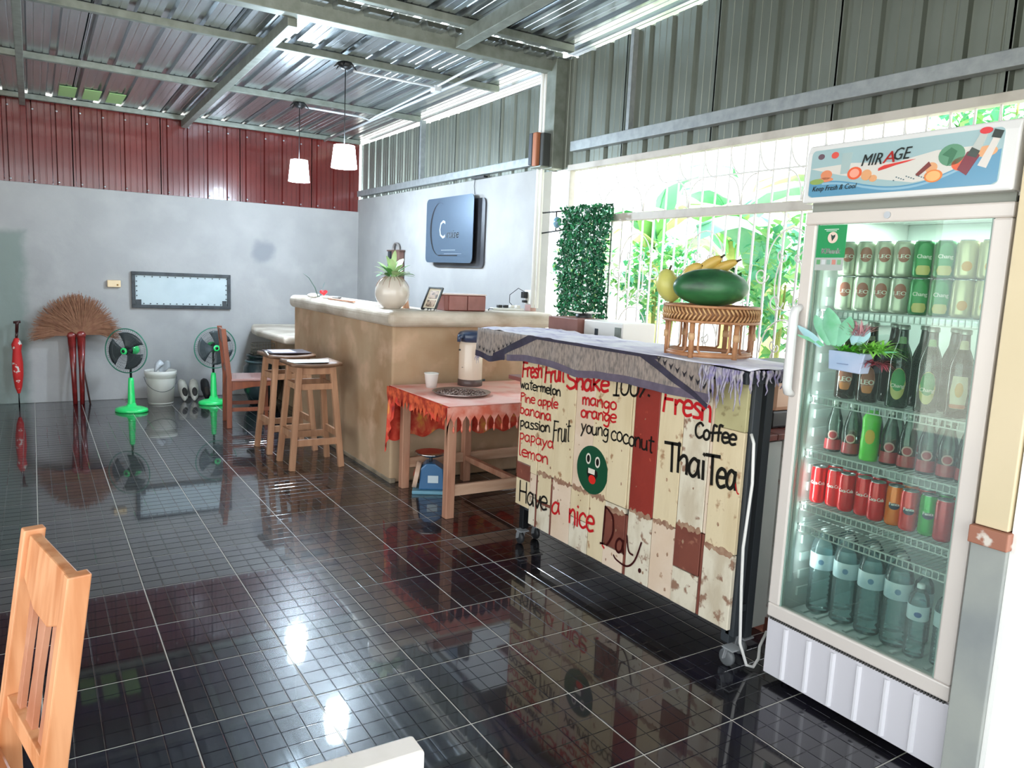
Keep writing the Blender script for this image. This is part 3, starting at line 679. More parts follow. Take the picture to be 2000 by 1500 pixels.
# wooden box with two doors
bx = thing('wooden_box', 'reddish wooden box with two front panels on the bar below the black sign', 'box', (2.62, -.76, Zt))
b = MB(); b.bb(2.47, 2.80, -.83, -.68, Zt, 1.325); b.build('body', woodbox, bx, bev=.006)
b = MB(); b.bb(2.465, 2.805, -.835, -.675, 1.325, 1.335); b.build('lid', mat('lid_pale', '#d9c6bd', .3), bx, bev=.004)
for x0 in (2.50, 2.652): b = MB(); b.bb(x0, x0 + .145, -.836, -.830, Zt + .006, 1.320); b.build('door', mat('door_wood', '#8d5148', .3, 0, '#7c4036', 9), bx, bev=.002)
# shells, heart, spout stalks on the left end
shm = mat('shell', '#d8d3cc', .4, 0, '#b5aca2', 30)
for i, (x, y, r, l) in enumerate(((2.09, .93, .045, 'ribbed white seashell leftmost on the bar'), (2.16, .80, .030, 'small white shell in front of the red heart ornament'), (2.22, .70, .032, 'grey rolled shell right of the red heart ornament'))):
    b = MB()
    def f(u, v, x=x, y=y, r=r): a = pi * v; q = u * 2 * pi; k = 1 + .10 * cos(8 * q); return (x + r * 1.2 * sin(a) * cos(q) * k, y + r * .8 * sin(a) * sin(q) * k, Zt + r * .45 * (1 - cos(a)))
    b.grid(24, 8, f); single(b, 'seashell', shm if i < 2 else mat('shell_grey', '#8d8681', .5, 0, '#5c5653', 30), l, 'shell', 'shells on the bar')
hb = MB()
def hf_(u, v):
    t = 2 * pi * u; X_ = 16 * sin(t) ** 3; Y_ = 13 * cos(t) - 5 * cos(2 * t) - 2 * cos(3 * t) - cos(4 * t); k = sin(pi * v); return (2.15 + .0022 * X_ * k, .84 - .022 * cos(pi * v), 1.262 + .0019 * Y_ * k)
hb.grid(32, 10, hf_); single(hb, 'heart_ornament', mat('heart_red', '#d31f28', .25, coat=.4), 'glossy red heart ornament among the shells on the bar', 'ornament')
sp = thing('sprouting_bulb', 'two thin green sprouts standing among the shells on the bar', 'plant', (2.12, .90, Zt))
b = MB(); b.tube([(2.12, .90, Zt + .01), (2.10, .92, 1.30), (2.06, .96, 1.38), (2.02, 1.0, 1.42)], [.005, .004, .003, .0015], 6); b.build('sprout', mat('sprout_dark', '#3f5546', .5), sp)
b = MB(); b.tube([(2.13, .89, Zt + .01), (2.15, .87, 1.29)], [.003, .002], 6); leaf(b, (2.15, .87, 1.29), (.25, -.2, 1), .07, .008, 0); b.build('sprout', mat('sprout_blue', '#6f9190', .5), sp)
b = MB(); b.bar((2.085, .50, Zt + .012), (2.115, .0, Zt + .012), .025, .014); single(b, 'wooden_handle_knife', woodpink, 'long wooden-handled utensil lying along the bar edge', 'utensil', bev=.004)
b = MB(); b.bb(2.12, 2.28, -.30, .40, Zt, Zt + .003); single(b, 'paper_sheets', mat('paper_white', '#e3e1de', .5), 'white papers lying flat on the bar left of the vase', 'paper')
# wall device (old wooden object behind the vase)
wd_ = thing('wooden_ornament', 'dark wooden post-shaped ornament on the wall behind the vase plant', 'ornament', (3.33, 2.02, 1.30))
b = MB(); b.bb(3.30, 3.36, 1.885, 2.08, 1.22, 1.685); b.build('post', mat('old_wood', '#6f5148', .6, 0, '#5a4038', 8), wd_, bev=.005)
b = MB(); b.bb(3.295, 3.362, 1.87, 2.20, 1.685, 1.70); b.build('cap', mat('old_wood_cap', '#5c453d', .6), wd_)
b = MB(); b.lathe([(.075, 0), (.075, .03)], (3.36, 2.06, 1.70), 20, Matrix.Rotation(-pi / 2, 3, 'Y')); b.build('wheel', mat('old_metal', '#8a8480', .5, .4), wd_, solid=.012)
b = MB(); b.bb(3.30, 3.36, 2.13, 2.18, 1.48, 1.685); b.build('bracket', darksteel, wd_)

# black two-layer sign
sg = thing('cafe_sign', 'black two-layer metal sign with a cut-out crescent and lettering on the grey wall', 'sign', (3.33, .76, 1.58))
def rrect(y0, y1, z0, z1, r, n=5):
    P = []
    for cy, cz, a0 in ((y1 - r, z1 - r, 0), (y0 + r, z1 - r, pi / 2), (y0 + r, z0 + r, pi), (y1 - r, z0 + r, 1.5 * pi)):
        for i in range(n + 1): a = a0 + pi / 2 * i / n; P.append((cy + r * cos(a), cz + r * sin(a)))
    return P
b = MB(); b.prism(rrect(.19, 1.16, 1.535, 2.14, .05), lambda a, c: (3.352, a, c), lambda a, c: (3.366, a, c)); b.build('back_plate', mat('plate_brown', '#4a4a4d', .35, .3, '#3a3a3e', 3), sg)
b = MB(); b.prism(rrect(.30, 1.24, 1.575, 2.175, .05), lambda a, c: (3.300, a, c), lambda a, c: (3.304, a, c)); b.build('front_plate', mat('plate_blue', '#4f6072', .38, .35), sg)
for y, z in ((.4, 2.1), (1.1, 2.1), (.4, 1.65), (1.1, 1.65)): b = MB(); b.tube([(3.303, y, z), (3.355, y, z)], .008, 8); b.build('spacer', darksteel, sg)
cutm = mat('cut_dark', '#14161b', .4); b = MB(); P = []
n = 26
for i in range(n + 1): a = radians(70) + radians(215) * i / n; P.append((.97 - .0 + .17 * -cos(a) * -1, 1.885 + .245 * sin(a)))
Q = []
for i in range(n + 1): a = radians(285) - radians(215) * i / n; Q.append((.955 + .15 * cos(a), 1.885 + .24 * sin(a)))
# crescent opens to the right (towards -Y): mirror
out = [(.95 + .20 * -cos(radians(70) + radians(215) * i / n), 1.885 + .245 * sin(radians(70) + radians(215) * i / n)) for i in range(n + 1)]
inn = [(.945 + .175 * -cos(radians(285) - radians(215) * i / n), 1.885 + .243 * sin(radians(285) - radians(215) * i / n)) for i in range(n + 1)]
vsx = [(3.2985, a, c) for a, c in out] + [(3.2985, a, c) for a, c in inn]; N_ = len(out)
b.add(vsx, [(i, i + 1, 2 * N_ - 2 - i, 2 * N_ - 1 - i) for i in range(N_ - 1)]); b.build('crescent', cutm, sg)
b = MB(); put_text(b, 'C', lambda x, y: (3.2983, .95 - x, 1.80 + y), width=.12, size=.24); b.build('initial', mat('cut_light', '#c5ccd6', .3, .3), sg)
b = MB(); put_text(b, 'ruise', lambda x, y: (3.2983, .80 - x, 1.80 + y), width=.24, size=.11, shear=.2, bold=.002); b.build('lettering', MC['cut_light'], sg)
b = MB(); b.bb(3.2975, 3.2995, .62, .90, 1.688, 1.692); b.bb(3.2975, 3.2995, .50, .84, 1.655, 1.657); b.build('rule', MC['cut_light'], sg)
b = MB(); b.bb(3.2975, 3.2990, .58, .96, 1.636, 1.646); b.build('small_print', cutm, sg)
b = MB(); b.tube([(3.36, .40, 2.18), (3.362, .42, 2.25), (3.362, .41, 2.31), (3.38, .41, 2.34)], .003, 5); single(b, 'sign_cable', mat('cable_grey', '#55585c', .5), 'thin cable running up from the black sign to the cladding', 'cable')
b = MB(); b.bb(3.33, 3.37, .20, .42, 2.306, 2.322); single(b, 'black_clip', black, 'small black clip lying on top of the grey wall above the sign', 'clip')

# outlets and power strip
ob = thing('outlet_box', 'white socket box with a black charger plugged in, on the wall end by the bar', 'socket', (3.34, -.66, 1.22))
b = MB(); b.bb(3.30, 3.345, -.665, -.575, 1.265, 1.375); b.build('box', offwhite, ob, bev=.005)
b = MB(); b.bb(3.262, 3.30, -.625, -.58, 1.31, 1.36); b.build('charger', black, ob, bev=.003)
b = MB(); b.bb(3.27, 3.30, -.62, -.585, 1.275, 1.295); b.build('plug', black, ob, bev=.003)
b = MB(); b.tube([(3.28, -.6, 1.36), (3.25, -.56, 1.385), (3.21, -.5, 1.33), (3.21, -.5, 1.27), (3.23, -.55, 1.23)], .003, 5); b.build('cord', black, ob)
b = MB(); b.bb(3.29, 3.345, -.68, -.60, 1.2125, 1.262); single(b, 'small_block', mat('brick_pink', '#a5827a', .7), 'small pinkish block under the socket box on the bar', 'block', bev=.003)
ps = thing('power_strip', 'white power strip with plugs lying on the bar by the wall end', 'power strip', (3.12, -.60, Zt))
b = MB(); b.bb(2.98, 3.26, -.64, -.59, Zt, Zt + .02); b.build('body', white, ps, bev=.004)
for i in range(4): b = MB(); b.bb(3.03 + .055 * i, 3.065 + .055 * i, -.635, -.60, Zt + .02, Zt + .042); b.build('plug', black if i < 2 else offwhite, ps, bev=.004)
b = MB(); b.tube([(3.0, -.62, Zt + .01), (2.93, -.66, Zt + .012), (2.88, -.74, Zt + .006)], .004, 6); b.build('cord', black, ps)
# speaker with orange case on the post
sk = thing('wall_speaker', 'small speaker with dark grille and orange-brown case hung on the steel post', 'speaker', (3.26, -.80, 2.28))
A2 = Matrix.Rotation(radians(8), 3, 'Z')
b = MB(); b.box((3.245, -.705, 2.42), (.085, .045, .23)); b.build('grille', mat('speaker_grille', '#3c414a', .6), sk, bev=.006)
b = MB(); b.box((3.25, -.755, 2.415), (.09, .055, .245)); b.build('case', mat('speaker_case', '#a9694a', .4), sk, bev=.01)
b = MB(); b.box((3.28, -.805, 2.41), (.09, .05, .24)); b.build('rear_shell', mat('speaker_rear', '#3a3d3c', .5), sk, bev=.008)
b = MB(); b.bb(3.22, 3.34, -.83, -.69, 2.285, 2.293); b.build('bracket', galv, sk)
# ============================================================ RED TABLE
tt = thing('side_table', 'reddish wooden table with a floor shelf frame, draped in a red cloth', 'table', (2.6, -1.2, 0))
for (x, y, M) in ((2.115, -1.655, woodpink), (2.14, -.945, woodpink), (2.62, -.945, woodpink), (3.10, -1.655, woodpink), (3.10, -.945, woodpink)):
    b = MB(); b.bb(x - .028, x + .028, y - .028, y + .028, 0, .68); b.build('leg', M, tt, bev=.004)
b = MB(); b.bb(2.09, 3.13, -1.68, -.92, .665, .695); b.build('tabletop', woodpink, tt, bev=.004)
b = MB(); b.bb(2.145, 3.08, -1.672, -1.648, .135, .205); b.build('front_stretcher', mat('pale_stretcher', '#c9a48a', .5, 0, '#b58c70', 5, stretch=(.6, 4, 4)), tt, bev=.003)
b = MB(); b.bb(2.165, 3.08, -.957, -.933, .14, .21); b.build('rear_stretcher', MC['pale_stretcher'], tt, bev=.003)
b = MB(); b.bb(2.60, 2.64, -1.65, -.95, .15, .19); b.build('cross_stretcher', woodpink, tt, bev=.003)
clm = bpy.data.materials.new('red_cloth'); clm.use_nodes = True; nt = clm.node_tree; B = nt.nodes['Principled BSDF']; B.inputs['Roughness'].default_value = .7
tc = nt.nodes.new('ShaderNodeTexCoord'); n1 = nt.nodes.new('ShaderNodeTexNoise'); n1.inputs['Scale'].default_value = 7; n1.inputs['Detail'].default_value = 4; n1.inputs['Distortion'].default_value = 1.2
nt.links.new(tc.outputs['Object'], n1.inputs['Vector']); cr = nt.nodes.new('ShaderNodeValToRGB'); nt.links.new(n1.outputs['Fac'], cr.inputs[0])
el = cr.color_ramp.elements; el[0].position = .30; el[0].color = lin('#8e1c14'); el[1].position = .72; el[1].color = lin('#f2b24a')
for p_, c_ in ((.40, '#c7301c'), (.52, '#dc4a33'), (.60, '#e86f4c')):
    e = el.new(p_); e.color = lin(c_)
nt.links.new(cr.outputs[0], B.inputs['Base Color']); B.inputs['Transmission Weight'].default_value = 0
MC['red_cloth'] = clm
fringe_m = mat('cloth_fringe', '#e9a493', .7, 0, '#d9694f', 9, (.4, .6)); pinkm = mat('cloth_top_lit', '#f2c2b6', .65, 0, '#ea8f7e', 5, (.45, .7))
tcl = thing('table_cloth', 'red and orange patterned cloth with a pointed fringe over the wooden table', 'tablecloth', (2.58, -1.3, .70))
X0, X1, Y0, Y1, ZT = 2.055, 3.16, -1.735, -.865, .7
b = MB(); b.bb(X0, X1, Y0, Y1, ZT, ZT + .004); b.build('top', pinkm, tcl)  # pink paled to hold the window light falling on the top
def drop(side, L0, L1, name, nu=60):
    b = MB()
    def f(u, v):
        wv = .010 * sin(u * 23) * v + .006 * sin(u * 51 + 1) * v; L = L0 + (L1 - L0) * (.5 + .5 * sin(u * 9 + 1)) * .5 + .02 * sin(u * 31)
        z = ZT + .003 - L * v
        if side == 'w': return (X0 - .004 - .014 * v + wv, Y1 + (Y0 - Y1) * u, z)
        if side == 's': return (X0 + (X1 - X0) * u, Y0 - .004 - .012 * v - wv, z)
        return (X0 + (X1 - X0) * u, Y1 + .004 + .012 * v + wv, z)
    b.grid(nu, 8, f); b.build(name, MC['red_cloth'], tcl)
drop('w', .085, .10, 'side_drop'); drop('n', .35, .40, 'rear_drop')
b = MB(); b.grid(40, 8, lambda u, v: (X0 - .008 - .02 * v + .008 * sin(u * 20), Y1 - .0 - .12 * u, ZT - (.46 - .26 * u) * v)); b.build('corner_fold', MC['red_cloth'], tcl)
b = MB(); b.grid(30, 6, lambda u, v: (X0 + .50 + (X1 - X0 - .50) * u, Y0 - .006 - .01 * v + .006 * sin(u * 25), ZT - (.10 + .16 * min(1, u * 1.6)) * v)); b.build('front_drop', MC['red_cloth'], tcl)
b = MB()
n = 20
for i in range(n):      # long fringe on the side facing the camera
    x0 = X0 + (X1 - X0) * i / n; w = (X1 - X0) / n; yy = Y0 - .016
    b.add([(x0, yy, ZT + .002), (x0 + w, yy, ZT + .002), (x0 + w, yy, ZT - .055), (x0 + w * .62, yy, ZT - .085), (x0 + w * .5, yy, ZT - .125), (x0 + w * .38, yy, ZT - .085), (x0, yy, ZT - .055)], [(0, 1, 2, 3, 4, 5, 6)])
    b.tube([(x0 + w * .5, yy, ZT - .115), (x0 + w * .5, yy, ZT - .14), (x0 + w * .5, yy, ZT - .155)], [.004, .008, .003], 6)
b.build('pointed_fringe', fringe_m, tcl)
b = MB(); n = 17
for i in range(n):
    y0 = Y1 + (Y0 - Y1) * i / n; w = (Y0 - Y1) / n; xx = X0 - .022
    b.add([(xx, y0, ZT + .002), (xx, y0 + w, ZT + .002), (xx, y0 + w, ZT - .045), (xx, y0 + w * .5, ZT - .115), (xx, y0, ZT - .045)], [(0, 1, 2, 3, 4)])
b.build('side_fringe', mat('fringe_orange', '#e2633a', .7, 0, '#a5301c', 18, (.42, .6)), tcl)
b = MB(); b.grid(6, 6, lambda u, v: (X0 - .02 + .05 * u * (1 - v), Y0 - .02, ZT - .28 * v * (1 - .6 * u))); b.build('corner_point', fringe_m, tcl)
Z7 = .7045
cu = thing('paper_cup', 'white cup on the back left of the red-covered table', 'cup', (2.285, -1.03, Z7))
b = MB(); b.lathe([(.0001, 0), (.036, 0), (.048, .092), (.052, .095), (.050, .1), (.046, .095), (.034, .01), (.0001, .008)], (2.285, -1.03, Z7), 28); b.build('body', mat('cup_white', '#ece9e4', .35), cu)
b = MB(); b.cyl((2.285, -1.03, Z7 + .075), .043, .002, 24); b.build('drink', mat('drink_pale', '#e5ded2', .3), cu)
tr = thing('round_tray', 'round metal tray spread with coffee beans on the red-covered table', 'tray', (2.35, -1.34, Z7))
b = MB(); b.lathe([(.0001, 0), (.16, 0), (.185, .018), (.190, .018), (.165, -.0005 + .0), (.16, .003), (.0001, .003)], (2.35, -1.34, Z7 + .001), 40); b.build('dish', mat('tray_metal', '#9b8f8c', .3, .8), tr)
b = MB(); R4 = random.Random(11)
for k in range(620):
    r = .158 * sqrt(R4.random()); a = R4.uniform(0, 2 * pi); M3 = Matrix.Rotation(R4.uniform(0, pi), 3, 'Z')
    b.cur = k % 3; b.ell((2.35 + r * cos(a), -1.34 + r * sin(a), Z7 + .007 + R4.uniform(0, .004)), (.0052, .0036, .003), 5, M3, 3)
b.build('beans', [mat('bean_a', '#4a2a22', .4), mat('bean_b', '#8b6a62', .4), mat('bean_c', '#c9b3ae', .4)], tr, kind='stuff')
ap = thing('airpot_flask', 'cream pump flask with a dark blue lid and handle on the red-covered table', 'flask', (2.60, -1.0, Z7)); AC = (2.60, -1.0, Z7)
b = MB(); b.lathe([(.0001, 0), (.085, 0), (.087, .004), (.087, .042), (.083, .045)], AC, 32); b.build('base', mat('flask_base', '#5a4744', .4), ap)
b = MB(); b.lathe([(.083, .045), (.084, .05), (.084, .285), (.078, .30), (.066, .315)], AC, 36); b.build('body', mat('flask_cream', '#d9c6b4', .25, coat=.4), ap)
b = MB(); b.lathe([(.066, .30), (.088, .315), (.098, .335), (.095, .36), (.08, .375), (.045, .385), (.0001, .388)], AC, 32, Matrix.Diagonal((1.0, 1.0, 1))); b.build('lid', mat('flask_blue', '#2f3d58', .3, coat=.3), ap)
b = MB(); b.tube([(2.52, -1.03, Z7 + .345), (2.48, -1.045, Z7 + .345), (2.475, -1.047, Z7 + .31)], [.022, .018, .012], 8); b.build('spout', MC['flask_blue'], ap)
b = MB(); b.tube([(2.655, -1.08, Z7 + .34), (2.70, -1.09, Z7 + .30), (2.715, -1.07, Z7 + .265), (2.70, -1.0, Z7 + .25), (2.705, -.95, Z7 + .28), (2.66, -.93, Z7 + .335)], .007, 8); b.build('handle', mat('flask_handle', '#7d8694', .35), ap)
b = MB(); b.tube([(2.515, -1.0, Z7 + .25), (2.505, -1.0, Z7 + .25)], .006, 8); b.tube([(2.68, -1.0, Z7 + .03), (2.72, -1.0, Z7 + .032)], .008, 6); b.build('catch', darksteel, ap)
b = MB(); b.bb(2.512, 2.518, -1.04, -1.03, Z7 + .13, Z7 + .134); b.build('mark', mat('mark_grey', '#a59a90', .4), ap)
# scale
sl = thing('kitchen_scale', 'blue dial kitchen scale with a steel pan on the floor under the red-covered table', 'scale', (2.28, -1.08, 0)); q0 = Vector((2.27, -1.09, 0)); Az = Matrix.Rotation(radians(-28), 3, 'Z')
bl = mat('scale_blue', '#2c6390', .35, coat=.3)
b = MB(); b.box(q0 + Vector((0, 0, .0125)), (.235, .20, .025), radians(-28)); b.build('base', mat('scale_base', '#6fa0b4', .35), sl, bev=.006)
b = MB(); b.prism([(-.075, .025), (.10, .025), (.085, .17), (.03, .205), (-.03, .205), (-.065, .17)], lambda a, c: q0 + Az @ Vector((a, -.07, c)), lambda a, c: q0 + Az @ Vector((a, .07, c))); b.build('housing', bl, sl, bev=.008)
Md = Az @ Matrix.Rotation(radians(-90), 3, 'Y')
b = MB(); b.lathe([(.0001, .0), (.088, .0), (.092, -.006), (.090, -.03)], q0 + Az @ Vector((-.108, 0, .115)), 32, Az @ Matrix.Rotation(radians(-80), 3, 'Y') @ Matrix.Diagonal((1, 1, 1))); b.build('dial', mat('dial_cream', '#d6b7a0', .35, 0, '#c9a48c', 7), sl)
b = MB(); dM = Az @ Matrix.Rotation(radians(-80), 3, 'Y'); dc = q0 + Az @ Vector((-.1095, 0, .115))
for k in range(24):
    a = 2 * pi * k / 24; p = dM @ Vector((.078 * cos(a), .078 * sin(a), .001)); q = dM @ Vector((.085 * cos(a), .085 * sin(a), .001)); b.tube([dc + p, dc + q], .0008, 4)
b.build('dial_marks', mat('dial_mark', '#7c5a48', .5), sl, kind='stuff')
b = MB(); b.tube([dc + dM @ Vector((0, 0, .003)), dc + dM @ Vector((.03, .02, .003))], .002, 5); b.tube([dc + dM @ Vector((-.012, -.01, .003)), dc + dM @ Vector((.02, -.012, .003))], .003, 5); b.build('pointer', mat('pointer_red', '#b04a38', .4), sl)
b = MB(); b.tube([q0 + Vector((0, 0, .2)), q0 + Vector((0, 0, .25))], .012, 8); b.build('post', darksteel, sl)
b = MB(); b.lathe([(.0001, .245), (.07, .247), (.105, .262), (.112, .272), (.108, .272), (.07, .252), (.0001, .25)], q0, 32); b.build('pan', mat('steel_pan', '#b9b4b0', .18, .95), sl)
b = MB(); b.box(q0 + Az @ Vector((.02, -.073, .10)), (.07, .003, .05), radians(-28)); b.build('sticker', mat('sticker_pale', '#c9d6dc', .5), sl)

# ============================================================ CART WITH PAINTED PLANKS
cart = thing('plank_cart', 'wheeled stall cart faced with salvaged cream and maroon planks and hand-painted lettering', 'cart', (2.42, -2.95, 0))
CX = 2.26
pc = mat('plank_cream', '#d9c7a4', .6, 0, '#cdb994', 3, (.45, .7), .15, 30, stretch=(1, 3, .7), col3='#a07a58', scale3=16, thr3=(.63, .70))
pp = mat('plank_peeled', '#d8ceb9', .65, 0, '#c2b49c', 6, (.45, .65), .2, 30, stretch=(1, 2, 1), col3='#8f6d58', scale3=20, thr3=(.58, .66))
pk = mat('plank_pinkish', '#dcc6b0', .6, 0, '#d2b79c', 4, (.45, .65), .15, 30, col3='#b08f74', scale3=24, thr3=(.66, .7))
py_ = mat('plank_olive', '#b8b184', .6, 0, '#a89f74', 5, (.45, .65), .15, 30, col3='#8a7f58', scale3=16, thr3=(.62, .68))
pr = mat('plank_maroon', '#8e2f24', .45, 0, '#7a271e', 5, (.45, .65), .1, 30, col3='#b9563e', scale3=30, thr3=(.68, .72))
pb = mat('plank_brown', '#7a4234', .5, 0, '#6b382c', 6, (.45, .65), .1, 30, col3='#94604c', scale3=22, thr3=(.64, .7))
pL = dict(c=pc, p=pp, k=pk, y=py_, r=pr, b=pb)
cols = [(-2.178, -2.311, [(.225, .375, 'c'), (.375, .465, 'b'), (.465, 1.165, 'c')], -.0), (-2.311, -2.372, [(.145, .30, 'p'), (.302, .43, 'k'), (.43, 1.165, 'c')], 0),
        (-2.372, -2.385, [(.145, .43, 'b')], 0), (-2.385, -2.508, [(.145, .285, 'p'), (.285, .30, 'b'), (.30, .448, 'c')], 0), (-2.508, -2.523, [(.145, .448, 'b')], 0), (-2.372, -2.523, [(.452, 1.165, 'c')], 0),
        (-2.523, -2.680, [(.145, .450, 'k'), (.454, 1.165, 'c')], 0), (-2.680, -2.829, [(.145, .30, 'p'), (.302, .450, 'c'), (.454, 1.165, 'k')], 0),
        (-2.829, -2.951, [(.145, .452, 'c'), (.454, 1.165, 'c')], 0), (-2.951, -3.095, [(.145, .240, 'k'), (.242, .425, 'b'), (.427, .452, 'p'), (.454, 1.165, 'c')], 0), (-3.095, -3.112, [(.145, .425, 'b'), (.454, 1.165, 'c')], 0),
        (-3.112, -3.268, [(.145, .455, 'p'), (.458, 1.165, 'r')], 0), (-3.268, -3.410, [(.145, .458, 'k'), (.461, 1.165, 'c')], 0),
        (-3.410, -3.556, [(.145, .30, 'p'), (.302, .485, 'b'), (.487, 1.165, 'p')], 0), (-3.556, -3.572, [(.145, .485, 'b'), (.487, 1.165, 'k')], 0),
        (-3.572, -3.728, [(.145, .448, 'p'), (.450, .93, 'c'), (.93, 1.165, 'y')], 0)]
for ya, yb, segs, _ in cols:
    for z0, z1, k in segs:
        b = MB(); dx = RND.uniform(-.002, .0022); b.bb(CX + dx, CX + .018, yb + .0016, ya - .0016, z0 + .001, z1 - .001); b.build('plank', pL[k], cart, bev=.0018, seg=1)
# jagged bits of flaked paint at the ends of planks
fk = mat('bare_timber', '#8c6550', .7, 0, '#a98a70', 30); b = MB(); R5 = random.Random(21)
for ya, yb, z in ((-2.38, -2.51, .45), (-2.53, -2.675, .452), (-2.69, -2.82, .453), (-2.84, -2.945, .455), (-2.96, -3.09, .425), (-3.12, -3.26, .455), (-3.275, -3.40, .46), (-3.42, -3.55, .487), (-3.575, -3.72, .45)):
    for s in (1, -1):
        P = [(ya, z)]; n = 14
        for i in range(n + 1): P.append((ya + (yb - ya) * i / n, z + s * (R5.uniform(.002, .020) if 0 < i < n else .004)))
        P.append((yb, z)); b.prism(P, lambda a, c: (CX - .0022, a, c), lambda a, c: (CX + .001, a, c))
for k in range(60):
    y = R5.uniform(-3.71, -2.2); z = R5.choice([R5.uniform(.16, .43), R5.uniform(.48, 1.1)]); r = R5.uniform(.002, .006)
    b.prism([(y + r * cos(t) * R5.uniform(.6, 1.3), z + r * 1.6 * sin(t) * R5.uniform(.6, 1.3)) for t in [2 * pi * i / 7 for i in range(7)]], lambda a, c: (CX - .0021, a, c), lambda a, c: (CX + .0, a, c))
b.build('flaked_paint', fk, cart, kind='stuff')
# steel frame, wheels, top
for (x, y) in ((2.30, -2.215), (2.30, -3.70), (2.395, -2.215), (2.395, -3.70)):
    b = MB(); b.bb(x - .02, x + .02, y - .02, y + .02, .085, 1.14); b.build('frame_post', darksteel if y < -3 else blackst, cart, bev=.002)
b = MB(); b.bb(2.28, 2.32, -3.742, -3.70, .12, 1.155); b.build('end_post', darksteel, cart, bev=.002)
for y in (-2.215, -3.70): b = MB(); b.bb(2.30, 2.395, y - .015, y + .015, .20, .23); b.build('frame_bar', darksteel, cart)
for x in (2.30, 2.395): b = MB(); b.bb(x - .015, x + .015, -3.70, -2.215, .20, .23); b.build('frame_bar', darksteel, cart)
b = MB(); b.bb(2.20, 2.64, -3.765, -1.80, 1.12, 1.165); b.build('worktop', darksteel, cart, bev=.003)
whm = mat('wheel_rubber', '#2b2c2e', .5); whg = mat('wheel_grey', '#8d9092', .4)
for (x, y) in ((2.235, -2.24), (2.235, -3.745), (2.395, -2.215), (2.395, -3.70)):
    if x < 2.3: x = 2.275
    b = MB(); b.box((x, y, .082), (.055, .055, .006)); b.bar((x - .018, y + .01, .08), (x - .018, y + .02, .035), .02, .004); b.bar((x + .018, y + .01, .08), (x + .018, y + .02, .035), .02, .004); cb = b.build('castor_fork', whg, cart)
    b = MB(); b.lathe([(.0001, -.012), (.026, -.012), (.034, -.008), (.035, 0), (.034, .008), (.026, .012), (.0001, .012)], (x, y + .02, .035), 20, Matrix.Rotation(pi / 2, 3, 'Y')); b.build('castor_wheel', whm if y > -3 else mat('wheel_mid', '#5d6062', .45), cart)

